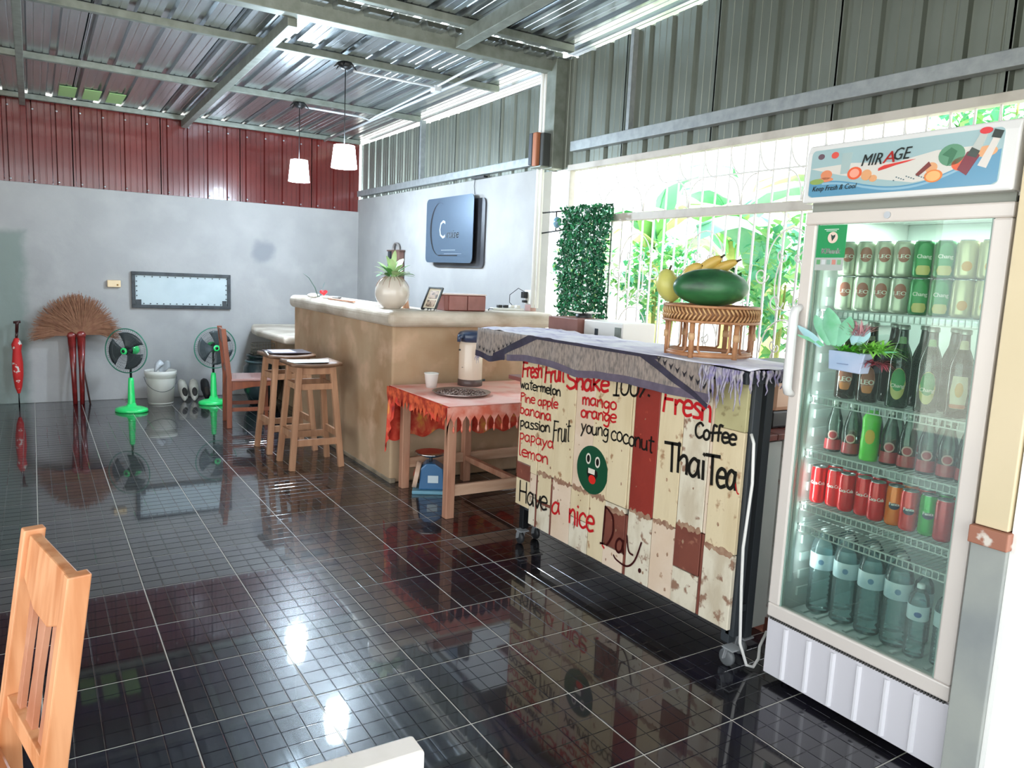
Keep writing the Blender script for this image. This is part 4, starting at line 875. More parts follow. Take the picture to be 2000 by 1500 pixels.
# painted handwriting: single-stroke letters drawn with a flat brush
G = {
 'F': ([[(0, 0), (.06, 1)], [(0, 1), (.5, .95)], [(.04, .55), (.38, .56)]], .5), 'r': ([[(0, .6), (.03, 0)], [(.03, .4), (.15, .6), (.32, .55)]], .36),
 'e': ([[(.02, .32), (.35, .36), (.32, .56), (.16, .62), (.02, .45), (.02, .15), (.16, 0), (.36, .08)]], .42), 's': ([[(.32, .55), (.12, .6), (.05, .45), (.28, .25), (.26, .05), (.02, .03)]], .36),
 'h': ([[(0, 1), (.02, 0)], [(.02, .4), (.18, .6), (.32, .5), (.34, 0)]], .42), 'u': ([[(0, .6), (.02, .15), (.14, 0), (.3, .12), (.32, .6)], [(.32, .3), (.36, 0)]], .44), 'i': ([[(.03, .6), (.05, 0)], [(.03, .8), (.05, .84)]], .14),
 't': ([[(.14, .95), (.14, .1), (.24, 0)], [(0, .68), (.32, .7)]], .32), 'S': ([[(.42, .9), (.2, 1), (.04, .8), (.1, .58), (.42, .42), (.46, .15), (.2, -.02), (.0, .14)]], .52),
 'a': ([[(.32, .5), (.16, .6), (.02, .4), (.02, .12), (.16, 0), (.3, .18), (.33, .58)], [(.32, .3), (.38, 0)]], .46), 'k': ([[(0, 1), (.02, 0)], [(.32, .62), (.03, .3)], [(.08, .34), (.36, 0)]], .4),
 '1': ([[(.05, .8), (.16, 1), (.16, 0)], [(.02, 0), (.3, 0)]], .36), '0': ([[(.2, 1), (.04, .8), (.02, .2), (.18, 0), (.34, .2), (.36, .8), (.2, 1)]], .44), '%': ([[(.4, 1), (.0, 0)], [(.05, .9), (.10, .86)], [(.36, .12), (.42, .08)]], .5),
 '.': ([[(.05, .05), (.09, .04)]], .16), 'w': ([[(0, .6), (.1, 0), (.2, .45), (.3, 0), (.42, .6)]], .48), 'm': ([[(0, .58), (.02, 0)], [(.02, .4), (.12, .6), (.2, .48), (.22, 0)], [(.22, .42), (.34, .6), (.42, .48), (.44, 0)]], .52),
 'l': ([[(.03, 1), (.03, .1), (.12, 0)]], .18), 'o': ([[(.18, .6), (.03, .45), (.03, .12), (.18, 0), (.33, .14), (.33, .46), (.18, .6)]], .42), 'n': ([[(0, .58), (.02, 0)], [(.02, .38), (.16, .6), (.28, .48), (.32, 0)]], .4),
 'P': ([[(.04, 0), (.02, .9)], [(.02, .88), (.26, .92), (.32, .66), (.05, .5)]], .38), 'p': ([[(.02, .6), (.03, -.35)], [(.03, .5), (.2, .6), (.32, .4), (.22, .1), (.03, .06)]], .4), 'b': ([[(.02, 1), (.02, .05)], [(.02, .5), (.2, .58), (.32, .32), (.2, .02), (.02, .06)]], .4),
 'y': ([[(0, .6), (.14, .12)], [(.34, .62), (.14, .05), (0, -.35)]], .4), 'f': ([[(.34, .95), (.2, 1), (.14, .8), (.12, 0)], [(0, .5), (.28, .54)]], .34), 'g': ([[(.32, .5), (.16, .6), (.02, .4), (.06, .14), (.2, .08), (.32, .3)], [(.33, .58), (.32, -.2), (.18, -.38), (.0, -.28)]], .42),
 'c': ([[(.34, .5), (.2, .6), (.03, .42), (.04, .12), (.2, 0), (.36, .1)]], .4), 'C': ([[(.46, .8), (.28, .96), (.04, .7), (.05, .22), (.26, 0), (.48, .16)]], .52), 'T': ([[(-.05, .96), (.55, .98)], [(.24, .96), (.28, 0)]], .5),
 'H': ([[(.02, 1), (.03, 0)], [(.42, 1), (.44, 0)], [(.03, .5), (.44, .52)]], .52), 'v': ([[(0, .6), (.14, 0), (.3, .6)]], .34), 'D': ([[(.05, 1), (.02, 0)], [(-.06, .0), (.1, .02)], [(.05, 1), (.34, .8), (.38, .35), (.18, .0)]], .5), ' ': ([], .25)}
def smooth(P, n=4):
    if len(P) < 3: return P
    out = []
    for i in range(len(P) - 1):
        p0 = P[max(0, i - 1)]; p1 = P[i]; p2 = P[i + 1]; p3 = P[min(len(P) - 1, i + 2)]
        for k in range(n):
            t = k / n; out.append(tuple(.5 * (2 * p1[j] + (p2[j] - p0[j]) * t + (2 * p0[j] - 5 * p1[j] + 4 * p2[j] - p3[j]) * t * t + (3 * p1[j] - p0[j] - 3 * p2[j] + p3[j]) * t ** 3) for j in (0, 1)))
    return out + [P[-1]]
def brush(mb, pts, w, x=CX - .0026):
    for i, (a, b_) in enumerate(zip(pts, pts[1:])):
        d = Vector((b_[0] - a[0], b_[1] - a[1])); L = d.length
        if L < 1e-6: continue
        nrm = Vector((-d.y, d.x)) / L * w / 2; e = d / L * w * .25
        P = [(a[0] - e.x + nrm.x, a[1] - e.y + nrm.y), (b_[0] + e.x + nrm.x, b_[1] + e.y + nrm.y), (b_[0] + e.x - nrm.x, b_[1] + e.y - nrm.y), (a[0] - e.x - nrm.x, a[1] - e.y - nrm.y)]
        mb.add([(x - .00003 * (i % 7), p[0], p[1]) for p in P], [(0, 1, 2, 3)])
WORDS = [('Fresh',-2.194,0.936,-2.376,0.954,0.082,'r',10),('Fruit',-2.409,0.935,-2.577,0.965,0.092,'r',10),('Shake',-2.600,0.932,-2.922,0.964,0.087,'r',11),('100%',-2.957,0.956,-3.203,0.984,0.083,'k',8),
('watermelon',-2.180,0.875,-2.550,0.884,0.050,'k',6),('Pine',-2.187,0.800,-2.325,0.807,0.050,'r',6),('apple',-2.355,0.808,-2.532,0.817,0.050,'r',6),('banana',-2.189,0.734,-2.479,0.743,0.056,'r',6.5),('passion',-2.196,0.660,-2.474,0.682,0.056,'k',6.5),('Fruit',-2.508,0.642,-2.646,0.671,0.11,'k',6),
('papaya',-2.197,0.591,-2.514,0.603,0.060,'r',6),('lemon',-2.197,0.502,-2.472,0.513,0.062,'r',6.5),('mango',-2.735,0.877,-2.987,0.888,0.058,'r',7),('orange',-2.729,0.812,-2.990,0.830,0.058,'r',7),('young',-2.738,0.739,-2.943,0.753,0.064,'k',6),
('coconut',-2.964,0.750,-3.242,0.749,0.072,'k',6.5),('Fresh',-3.291,0.938,-3.555,0.943,0.100,'r',10),('Coffee',-3.480,0.863,-3.689,0.878,0.064,'k',8),('Thai',-3.322,0.694,-3.544,0.708,0.122,'k',11),('Tea',-3.554,0.695,-3.709,0.704,0.118,'k',11),
('Have',-2.219,0.246,-2.483,0.264,0.115,'k',8.5),('a',-2.532,0.269,-2.600,0.285,0.10,'r',9),('nice',-2.683,0.265,-2.876,0.273,0.12,'r',10),('D',-2.946,0.239,-3.03,0.245,0.184,'d',8),('a',-3.045,0.239,-3.105,0.245,0.11,'d',8)]
PM = dict(r=mat('paint_red', '#c01a20', .3), k=mat('paint_black', '#17140f', .3), d=mat('paint_darkred', '#3a0d0c', .3))
for wi, (s, ya, za, yb, zb_, h, c, th) in enumerate(WORDS):
    tot = sum(G[ch_][1] for ch_ in s) - .06; k = abs(yb - ya) / tot; b = MB(); cx_ = 0
    for ci, ch_ in enumerate(s):
        for st_ in G[ch_][0]:
            P = []
            for (px_, py2) in smooth(st_):
                t = (cx_ + px_) * k / abs(yb - ya); P.append((ya + (yb - ya) * t, za + (zb_ - za) * t + py2 * h + .002 * ((ci * 5 + wi) % 3 - 1)))
            brush(b, P, th * .001 * 1.3, CX - .0026 - .0001 * ci * .1)
        cx_ += G[ch_][1]
    b.build('painted_word', PM[c], cart)
b = MB(); brush(b, smooth([(-3.118, .335), (-3.135, .27), (-3.165, .26)]), .009); brush(b, smooth([(-3.215, .335), (-3.18, .24), (-3.13, .195), (-3.06, .20), (-3.035, .215)]), .009)
b.prism([(-3.215 + .009 * cos(t), .205 + .011 * sin(t)) for t in [2 * pi * i / 12 for i in range(12)]], lambda a, c: (CX - .0026, a, c), lambda a, c: (CX, a, c)); b.build('painted_word', PM['d'], cart)
# red shadow strokes of the tea lettering
b = MB(); brush(b, smooth([(-3.70, .745), (-3.716, .70), (-3.726, .695)]), .005); brush(b, [(-2.95, .235), (-2.965, .225)], .01); b.build('painted_accent', PM['r'], cart)
# painted smiling face
def disc(mb, cy, cz, ry, rz_, x, n=36, a0=0, a1=2 * pi): mb.prism([(cy + ry * cos(a0 + (a1 - a0) * i / n), cz + rz_ * sin(a0 + (a1 - a0) * i / n)) for i in range(n)], lambda a, c: (x, a, c), lambda a, c: (CX, a, c))
fy, fz = -2.838, .572
for args, mm in (((fy, fz, .117, .117), mat('paint_green', '#12492f', .35)),):
    b = MB(); disc(b, *args, CX - .0028); b.build('painted_face', mm, cart)
pw = mat('paint_white', '#ded6c6', .4)
for (cy, r) in ((-2.808, .019), (-2.878, .019)):
    b = MB(); disc(b, cy, .622 - (0 if cy > -2.85 else .003), r, .027, CX - .0032, 20); b.build('painted_eye', pw, cart)
    b = MB(); disc(b, cy, .622 - (0 if cy > -2.85 else .003), r * .62, .018, CX - .0036, 16); b.build('painted_pupil', PM['k'], cart)
b = MB(); b.prism([(-2.803, .575), (-2.88, .575), (-2.885, .552), (-2.862, .520), (-2.82, .52), (-2.803, .545)], lambda a, c: (CX - .0032, a, c), lambda a, c: (CX, a, c)); b.build('painted_mouth', PM['k'], cart)
b = MB(); b.bb(CX - .0036, CX, -2.862, -2.812, .553, .578); b.build('painted_teeth', pw, cart)
b = MB(); disc(b, -2.845, .527, .027, .022, CX - .0036, 18); b.build('painted_tongue', mat('paint_tongue', '#d0271e', .35), cart)
b = MB(); b.tube([(2.27, -3.748, .93), (2.262, -3.77, .90), (2.262, -3.78, .75), (2.25, -3.775, .5), (2.26, -3.775, .35), (2.27, -3.785, .12), (2.30, -3.80, .03), (2.34, -3.80, .012), (2.38, -3.79, .03), (2.42, -3.76, .06), (2.48, -3.74, .10)], .006, 8)
single(b, 'power_cable', mat('cable_white', '#dcdad6', .4), 'white power cable hanging down the cart end and looping over the floor to the fridge', 'cable')

# cloths on the cart
wv = bpy.data.materials.new('woven_grey'); wv.use_nodes = True; nt = wv.node_tree; B = nt.nodes['Principled BSDF']; B.inputs['Roughness'].default_value = .8
tc = nt.nodes.new('ShaderNodeTexCoord'); wn = nt.nodes.new('ShaderNodeTexNoise'); wn.inputs['Scale'].default_value = 90; mp = nt.nodes.new('ShaderNodeMapping'); mp.inputs['Scale'].default_value = (1, 1, .35); nt.links.new(tc.outputs['Object'], mp.inputs[0]); nt.links.new(mp.outputs[0], wn.inputs['Vector'])
cr = nt.nodes.new('ShaderNodeValToRGB'); nt.links.new(wn.outputs['Fac'], cr.inputs[0]); el = cr.color_ramp.elements; el[0].position = .32; el[0].color = lin('#6d6460'); el[1].position = .6; el[1].color = lin('#97887f'); nt.links.new(cr.outputs[0], B.inputs['Base Color']); MC['woven_grey'] = wv
navy = mat('band_navy', '#2a2535', .75, 0, '#352e42', 20); purp = mat('band_purple', '#564c5c', .75, 0, '#645868', 20)
cl = thing('cart_cloth', 'grey woven shawl with a dark border and tassels draped over the cart top', 'cloth', (2.42, -2.75, 1.165))
ltop = mat('cloth_lilac_glare', '#d3cfe2', .7, 0, '#9a90bd', 10, (.5, .66), .5, 12, stretch=(2.5, .5, 1), col3='#eceaf2', scale3=5, thr3=(.4, .55))  # window glare on the cloth top is put into this paler lilac
b = MB(); b.grid(8, 60, lambda u, v: (2.205 + .44 * u, -3.77 + 1.975 * v, 1.172 + .0035 * sin(30 * v + 7 * u) + .004 * sin(11 * u + 50 * v * v) )); b.build('top', ltop, cl, solid=.004)
def hem(Y):
    P = [(-1.775, 1.015), (-1.95, .995), (-2.10, 1.02), (-2.35, 1.038), (-2.55, 1.035), (-2.75, 1.015), (-2.95, 1.03), (-3.15, 1.035), (-3.35, 1.03), (-3.60, 1.03)]
    for (a, za), (c, zc) in zip(P, P[1:]):
        if Y >= c: t = (a - Y) / (a - c); t = t * t * (3 - 2 * t); return za + (zc - za) * t
    return P[-1][1]
xf = lambda Y, z: 2.196 - .02 * (1.17 - z) * (1 + .6 * sin(Y * 13)) - .006 * sin(Y * 31) * (1.17 - z) / .15
b = MB(); b.grid(70, 6, lambda u, v: (lambda Y: (lambda z: (xf(Y, z), Y, z))(1.172 + (hem(Y) - 1.172) * v))(-1.795 - 1.81 * u)); b.build('front_drop', wv, cl, solid=.003)
def band(name, M, fa, fb, y0, y1, off, n=50):
    b = MB(); b.grid(n, 2, lambda u, v: (lambda Y: (lambda z: (xf(Y, z) - off, Y, z))(fa(Y) + (fb(Y) - fa(Y)) * v))(y0 + (y1 - y0) * u)); b.build(name, M, cl)
band('hem_band', purp, lambda Y: hem(Y) - .002, lambda Y: hem(Y) + .032, -2.13, -3.60, .003)
band('corner_band', navy, lambda Y: hem(Y) - .003, lambda Y: hem(Y) + .030, -1.795, -2.10, .003, 12)
band('diagonal_band', navy, lambda Y: max(hem(Y), 1.02 + (1.17 - 1.02) * ((-2.02 - Y) / .42)) if 1 else 0, lambda Y: min(1.173, 1.055 + (1.17 - 1.055) * ((-2.02 - Y) / .30)), -1.99, -2.44, .0035, 16)
band('upper_edge', navy, lambda Y: 1.160, lambda Y: 1.174, -2.40, -3.30, .0038, 30)
band('diagonal_band', navy, lambda Y: 1.17 - (.155) * ((-3.17 - Y) / .40) - .0, lambda Y: min(1.174, 1.17 - (.155) * ((-3.26 - Y) / .36)), -3.17, -3.60, .0035, 16)
b = MB()
for k in range(9):
    Y = -1.83 - .042 * k; z = hem(Y) + .052 + .010 * max(0, k - 4)
    b.add([(xf(Y, z) - .004, Y - .012, z + .012), (xf(Y, z) - .004, Y, z - .012), (xf(Y, z) - .004, Y + .012, z + .012), (xf(Y, z) - .004, Y, z + .002)], [(0, 1, 3), (1, 2, 3)])
for k in range(9):
    t = k / 8; Y = -3.31 - .30 * t; z = 1.165 - .085 * t
    b.add([(xf(Y, z) - .005, Y - .014, z + .014), (xf(Y, z) - .005, Y, z - .016), (xf(Y, z) - .005, Y + .014, z + .010), (xf(Y, z) - .005, Y, z)], [(0, 1, 3), (1, 2, 3)])
b.build('woven_motifs', mat('motif_dark', '#1f1a22', .8), cl, kind='stuff')
b = MB(); R6 = random.Random(9)
def tass(p, L, r=.005):
    q = [Vector(p)]
    for i in range(5): q.append(q[-1] + Vector((R6.uniform(-.004, .004), R6.uniform(-.007, .007), -L / 5)))
    b.tube(q, [r, r * 1.2, r, r * .8, r * .6, r * .3], 5)
for k in range(26): tass((2.19 - R6.uniform(0, .012), -3.56 - .008 * k, 1.17), R6.uniform(.05, .16))
for k in range(30): tass((2.20 + .0165 * k, -3.775 - R6.uniform(0, .012), 1.172), R6.uniform(.03, .11))
for k in range(6): tass((2.195, -1.792 - .003 * k, 1.03), R6.uniform(.03, .08), .0025)
b.build('tassels', mat('tassel_grey', '#a8a2a8', .8, 0, '#8178a0', 40), cl, kind='stuff')

# rattan stand, melon, bananas
RC = Vector((2.405, -3.375, 1.182))
rt = thing('rattan_stand', 'round woven rattan fruit stand with looped cane legs on the cart', 'stand', RC); cane = mat('cane', '#b3815a', .45, 0, '#9b6844', 14, (.4, .6)); weave = mat('cane_weave', '#c9a06f', .5, 0, '#b07f52', 20)
R0 = .19; H0 = .205
b = MB(); b.tube([RC + Vector((.165 * cos(a), .165 * sin(a), .012)) for a in [2 * pi * i / 40 for i in range(40)]], .010, 6, closed=True); b.build('foot_ring', cane, rt)
for k in range(6):
    a = 2 * pi * k / 6 + .35; b = MB(); b.tube([RC + Vector((.17 * cos(a), .17 * sin(a), .0)), RC + Vector((.174 * cos(a), .174 * sin(a), H0 - .06))], .011, 8); b.build('leg', cane, rt)
    b = MB(); c = RC + Vector((.174 * cos(a), .174 * sin(a), .085)); b.tube([c - Vector((0, 0, .014)), c + Vector((0, 0, .014))], .0135, 8); b.build('binding', mat('cane_binding', '#c7a077', .5), rt)
    b = MB(); P = []
    for i in range(28):
        t = 2 * pi * i / 28; aa = a + radians(30) + radians(21) * max(-1, min(1, 1.35 * cos(t))); P.append(RC + Vector((.168 * cos(aa), .168 * sin(aa), .083 + .062 * max(-1, min(1, 1.3 * sin(t))))))
    b.tube(P, .005, 6, closed=True); b.build('cane_loop', cane, rt)
b = MB(); b.lathe([(R0 - .004, H0 - .058), (R0 - .003, H0), ], RC, 48); b.build('band_core', mat('weave_dark', '#7d5436', .6), rt, solid=.006)
b = MB(); n = 66
for lay, (z0, z1, s) in enumerate(((H0 - .055, H0 - .030, 1), (H0 - .032, H0 - .006, -1))):
    for k in range(n):
        a = 2 * pi * k / n; da = s * 2 * pi / n * .9
        b.tube([RC + Vector(((R0 + .001) * cos(a), (R0 + .001) * sin(a), z0)), RC + Vector(((R0 + .005) * cos(a + da / 2), (R0 + .005) * sin(a + da / 2), (z0 + z1) / 2)), RC + Vector(((R0 + .001) * cos(a + da), (R0 + .001) * sin(a + da), z1))], .0042, 5)
b.build('weave', weave, rt, kind='stuff')
for z in (H0 - .060, H0): b = MB(); b.tube([RC + Vector(((R0 + .002) * cos(a), (R0 + .002) * sin(a), z)) for a in [2 * pi * i / 48 for i in range(48)]], .006, 6, closed=True); b.build('rim', cane, rt)
b = MB(); b.cyl(RC + Vector((0, 0, H0 - .008)), R0 - .006, .005, 40); b.build('tray', weave, rt)
ZF = RC.z + H0 + .004
dv = Vector((.53, -.85, 0))  # across the view roughly
b = MB(); Mw = Matrix.Rotation(atan2(-.60, .80), 3, 'Z')
wmx = mat('melon_skin', '#2c6a3c', .4, 0, '#163f26', 7, (.4, .65), stretch=(1, 1, 2.5), coat=.15, col3='#4f8a4a', scale3=6, thr3=(.62, .75))
b.ell((2.398, -3.368, ZF + .072), (.155, .09, .078), 32, Mw, 18); single(b, 'watermelon', wmx, 'dark green watermelon lying on the rattan stand', 'watermelon')
def banana(label, p0, p1, bulge, r, M, grp='bananas on the rattan stand'):
    t = thing('banana', label, 'banana', p0, grp); P0 = Vector(p0); P1 = Vector(p1); pts = []; rad = []
    for i in range(15):
        u = i / 14; pts.append(P0.lerp(P1, u) + Vector(bulge) * (4 * u * (1 - u))); rad.append(r * (sin(pi * min(1, .06 + .9 * u)) ** .55))
    b = MB(); b.tube(pts, rad, 10); b.build('fruit', M, t)
    b = MB(); b.tube([pts[-1], pts[-1] + (pts[-1] - pts[-3]).normalized() * .02], [.005, .004], 6); b.build('tip', mat('banana_tip', '#3b3320', .7), t)
    return t
bm1 = mat('banana_greenish', '#c9c46c', .4, 0, '#b8b75e', 9, col3='#7d6a3a', scale3=30, thr3=(.7, .74)); bm2 = mat('banana_yellow', '#d6b45c', .4, 0, '#c2a04a', 8)
banana('plump greenish-yellow banana standing at the left of the watermelon', (2.375, -3.195, ZF + .012), (2.345, -3.175, ZF + .140), (-.015, .015, 0), .052, bm1)
banana('yellow banana lying behind the watermelon, closest to the upright one', (2.43, -3.17, ZF + .06), (2.44, -3.27, ZF + .160), (-.01, .0, .02), .031, bm2)
banana('yellow banana rising behind the middle of the watermelon', (2.45, -3.20, ZF + .08), (2.48, -3.335, ZF + .200), (0, 0, .010), .031, bm2)
banana('yellow banana with its tip pointing right behind the watermelon', (2.47, -3.24, ZF + .10), (2.505, -3.40, ZF + .185), (0, 0, .006), .025, bm2)
banana('dark-edged yellow banana lowest behind the watermelon', (2.44, -3.15, ZF + .03), (2.425, -3.215, ZF + .132), (-.01, .02, .01), .020, mat('banana_brown', '#b98a3c', .4, 0, '#6e5a2c', 12))

# ============================================================ BACK COUNTER BEHIND THE CART
bc = thing('back_counter', 'white peeled-plank cabinet with a reddish slatted top behind the cart', 'cabinet', (2.95, -2.8, 0))
b = MB(); b.bb(2.66, 3.33, -3.57, -1.78, .06, .86); b.build('body', white, bc, bev=.004)
pwl = mat('white_peeled', '#dcdcd6', .6, 0, '#cfd0cb', 4, (.45, .7), .1, 20, col3='#9a6f68', scale3=16, thr3=(.62, .7))
b = MB(); b.bb(2.44, 2.62, -3.62, -3.59, .05, .85); b.build('end_plank', mat('plank_white', '#dbdcd6', .55, 0, '#cbd0ca', 3), bc, bev=.003)
b = MB(); b.bb(2.66, 2.75, -3.60, -3.57, .06, .85); b.build('end_plank', pwl, bc, bev=.003)
b = MB(); b.bb(2.75, 2.90, -3.60, -3.57, .06, .85); b.build('end_plank', pwl, bc, bev=.003)
b = MB(); b.bb(2.64, 3.33, -3.60, -1.80, 0, .06); b.build('plinth', pb, bc)
for k in range(7): b = MB(); b.bb(2.44 + .127 * k, 2.563 + .127 * k, -3.64, -1.76, .86, .885); b.build('top_slat', mat('redwood_top', '#8a4f47', .35, 0, '#74403a', 6, stretch=(4, .5, 1)), bc, bev=.003)
cm = thing('coffee_machine', 'peach-coloured appliance with a black base on the slatted counter behind the cart', 'appliance', (2.80, -3.42, .885))
b = MB(); b.prism([(2.62, -3.56), (2.95, -3.56), (2.97, -3.30), (2.64, -3.28)], lambda a, c: (a, c, .96), lambda a, c: (a, c, 1.09)); b.build('body', mat('peach_plastic', '#dcae8f', .35, 0, '#d3a383', 4), cm, bev=.02)
b = MB(); b.prism([(2.63, -3.55), (2.94, -3.55), (2.96, -3.31), (2.65, -3.29)], lambda a, c: (a, c, .886), lambda a, c: (a, c, .962)); b.build('base', black, cm, bev=.01)
b = MB(); b.prism([(2.61, -3.57), (2.96, -3.57), (2.98, -3.29), (2.63, -3.27)], lambda a, c: (a, c, 1.09), lambda a, c: (a, c, 1.105)); b.build('lid_rim', darksteel, cm, bev=.004)
b = MB(); b.bb(2.66, 2.92, -3.52, -3.33, 1.105, 1.16); b.build('hopper', black, cm, bev=.02)
b = MB(); b.bb(2.60, 2.62, -3.50, -3.46, .99, 1.05); b.build('switch_panel', mat('switch_grey', '#c3c6c9', .4), cm, bev=.003)
b = MB(); b.tube([(2.62, -3.53, .97), (2.55, -3.55, .93)], .008, 6); b.build('lever', darksteel, cm)
b = MB(); b.bb(2.70, 2.90, -2.075, -1.78, .886, 1.245); single(b, 'timber_block', mat('timber_block', '#8f6258', .5, 0, '#7b5048', 5), 'reddish-brown wooden box standing behind the cart beside the bar end', 'box', bev=.004)
gs = thing('gas_burner', 'gas burner ring on top of the white box behind the cart', 'burner', (2.86, -2.02, 1.25))
b = MB(); b.lathe([(.05, 0), (.05, .02), (.03, .025)], (2.84, -1.95, 1.248), 18); b.build('burner', black, gs)
for k in range(4): a = k * pi / 2 + .4; b = MB(); b.bar((2.84 + .03 * cos(a), -1.95 + .03 * sin(a), 1.275), (2.84 + .11 * cos(a), -1.95 + .11 * sin(a), 1.28), .008, .008); b.build('pan_support', white, gs)
wbx = thing('white_box', 'white enamelled box beside the wooden block behind the cart', 'box', (2.86, -2.25, .886))
b = MB(); b.bb(2.74, 2.98, -2.43, -2.085, .886, 1.245); b.build('body', white, wbx, bev=.006)
b = MB(); b.bb(2.735, 2.74, -2.42, -2.37, 1.10, 1.22); b.build('corner_strip', galv, wbx)
b = MB(); b.bb(2.738, 2.7395, -2.22, -2.19, 1.12, 1.20); b.build('slot', darksteel, wbx)

# ============================================================ PENDANT LAMPS
em = bpy.data.materials.new('lamp_glow'); em.use_nodes = True; B = em.node_tree.nodes['Principled BSDF']; B.inputs['Base Color'].default_value = (.9, .95, 1, 1); B.inputs['Emission Color'].default_value = (.72, .88, 1, 1); B.inputs['Emission Strength'].default_value = 30
def lamp(x, y, z0, z1, zc, label):
    t = thing('pendant_lamp', label, 'lamp', (x, y, z0), 'pendant lamps')
    b = MB(); n = 10
    b.lathe([(.0001, 0), (.05, 0), (.06, -.02), (.03, -.045), (.0001, -.05)], (x, y, zc), 16); b.build('ceiling_rose', black, t)
    b = MB()
    for k in range(6):
        a = pi * k / 3; b.tube([(x, y, zc - .02), (x + .05 * cos(a), y + .05 * sin(a), zc - .01), (x + .085 * cos(a), y + .085 * sin(a), zc - .04)], [.012, .012, .004], 5)
    b.build('cable_knot', black, t)
    b = MB(); b.tube([(x, y, zc - .03), (x, y, z1)], .0035, 6); b.build('cord', black, t)
    b = MB(); r = .095; b.lathe([(r * .80, z1 - z0), (r, 0)], (x, y, z0), 32); b.build('shade', em, t)
    b = MB(); b.cyl((x, y, z1 - .002), r * .80, .004, 24); b.build('shade_top', em, t)
    b = MB(); b.ell((x, y, (z0 + z1) / 2), (.04, .04, .055), 14); b.build('bulb', em, t)
    for k in range(12):
        pass
    ld = bpy.data.lights.new('lamp_light', 'POINT'); ld.energy = LAMP_W; ld.color = (.70, .86, 1.0); ld.shadow_soft_size = .09
    lo = bpy.data.objects.new('lamp_light', ld); COL.objects.link(lo); lo.location = (0, 0, -.06); lo.parent = t
LAMP_W = 75
lamp(2.018, 0.0, 2.215, 2.375, 2.965, 'lit white pendant lamp, nearer and higher of the two')
lamp(2.136, 1.534, 2.25, 2.44, 2.95, 'lit white pendant lamp, farther and lower of the two, near the maroon wall')
cd = mat('conduit_white', '#cfd2d6', .4)
b = MB(); b.tube([(2.09, .03, 2.925), (2.60, .04, 2.925), (2.76, .06, 2.93), (2.80, .10, 2.93)], .009, 6); single(b, 'conduit', cd, 'white conduit running from the nearer lamp along its purlin', 'conduit')
b = MB(); b.tube([(2.20, 1.57, 2.925), (2.75, 1.60, 2.925), (2.88, 1.72, 2.93), (2.86, 1.50, 2.93), (2.80, .10, 2.94), (2.76, -.72, 2.96)], .009, 6); single(b, 'conduit', cd, 'white conduit running from the farther lamp and back towards the main beam', 'conduit')
b = MB(); b.bb(2.77, 2.83, .05, .13, 2.90, 2.945); single(b, 'junction_box', cd, 'small white junction box where the ceiling conduits meet', 'junction box', bev=.004)
b = MB(); b.tube([(2.92, 3.2, 2.92), (2.92, -.72, 2.97)], .012, 6); single(b, 'conduit', cd, 'long straight white conduit parallel to the right wall under the roof', 'conduit')
# ============================================================ FRIDGE
FX, FL, FR = 2.32, -3.86, -4.533      # front plane, left and right sides
fg = thing('display_fridge', 'tall white glass-door drinks fridge with an illustrated header panel', 'fridge', (2.62, -4.2, 0))
b = MB()
b.bb(2.345, 2.93, FL - .035, FL, .26, 1.76); b.bb(2.345, 2.93, FR, FR + .035, .26, 1.76); b.bb(2.89, 2.93, FR + .035, FL - .035, .26, 1.76)
b.bb(2.345, 2.93, FR, FL, 1.735, 1.95); b.bb(2.345, 2.93, FR, FL, .03, .275); b.build('cabinet', whitegl, fg, bev=.004)
linm = mat('fridge_liner', '#cfd6d4', .4)
b = MB(); b.bb(2.885, 2.889, FR + .036, FL - .036, .276, 1.734)
for k in range(20): b.bb(2.42, 2.86, FL - .045, FL - .036, .33 + .068 * k, .362 + .068 * k); b.bb(2.42, 2.86, FR + .036, FR + .045, .33 + .068 * k, .362 + .068 * k)
b.build('liner_ribs', linm, fg)
b = MB(); b.bb(2.36, 2.885, FR + .04, FL - .04, .275, .283)
for k in range(9): b.bb(2.40, 2.52, -3.945 - .058 * k - .008, -3.945 - .058 * k + .008, .283, .290)
b.build('fridge_floor', linm, fg, bev=.002)
dr = MB(); dy0, dy1, dz0, dz1 = FL, FR, .258, 1.738; gy0, gy1, gz0, gz1 = -3.908, -4.480, .310, 1.694
dr.bb(2.312, 2.343, dy1, dy0, gz1, dz1); dr.bb(2.312, 2.343, dy1, dy0, dz0, gz0); dr.bb(2.312, 2.343, gy0, dy0, gz0, gz1); dr.bb(2.312, 2.343, dy1, gy1, gz0, gz1)
door = dr.build('door', mat('door_frame_white', '#d8cfc8', .25, coat=.3), fg, bev=.006)
b = MB(); b.bb(2.322, 2.326, gy1 - .002, gy0 + .002, gz0 - .002, gz1 + .002); b.build('glass_pane', glassy('door_glass', '#eef7f2', .9, .02, 1.5, .01, '#b9d6cc'), door)
b = MB(); b.bb(2.318, 2.325, gy0 - .004, gy0 + .001, gz0, gz1); b.bb(2.318, 2.325, gy1, gy1 + .004, gz0, gz1); b.build('gasket', mat('gasket_green', '#8fa79c', .4), door)
b = MB(); b.tube([(2.312, -3.878, 1.41), (2.285, -3.878, 1.40), (2.278, -3.878, 1.38), (2.278, -3.878, 1.13), (2.285, -3.878, 1.11), (2.312, -3.878, 1.10)], [.012, .016, .017, .017, .016, .012], 10); b.build('handle', whitegl, door)
b = MB(); b.cyl((2.3115, -4.165, 1.716), .011, .004, 20, Matrix.Rotation(-pi / 2, 3, 'Y')); b.build('lock', screwm, door)
hd = MB()
hd.prism([(2.285, 1.765), (2.345, 1.765), (2.345, 1.958), (2.302, 1.958), (2.292, 1.93)], lambda a, c: (a, FL - .002 + .0, c), lambda a, c: (a, FR - .0, c)); header = hd.build('header_box', whitegl, fg, bev=.006)
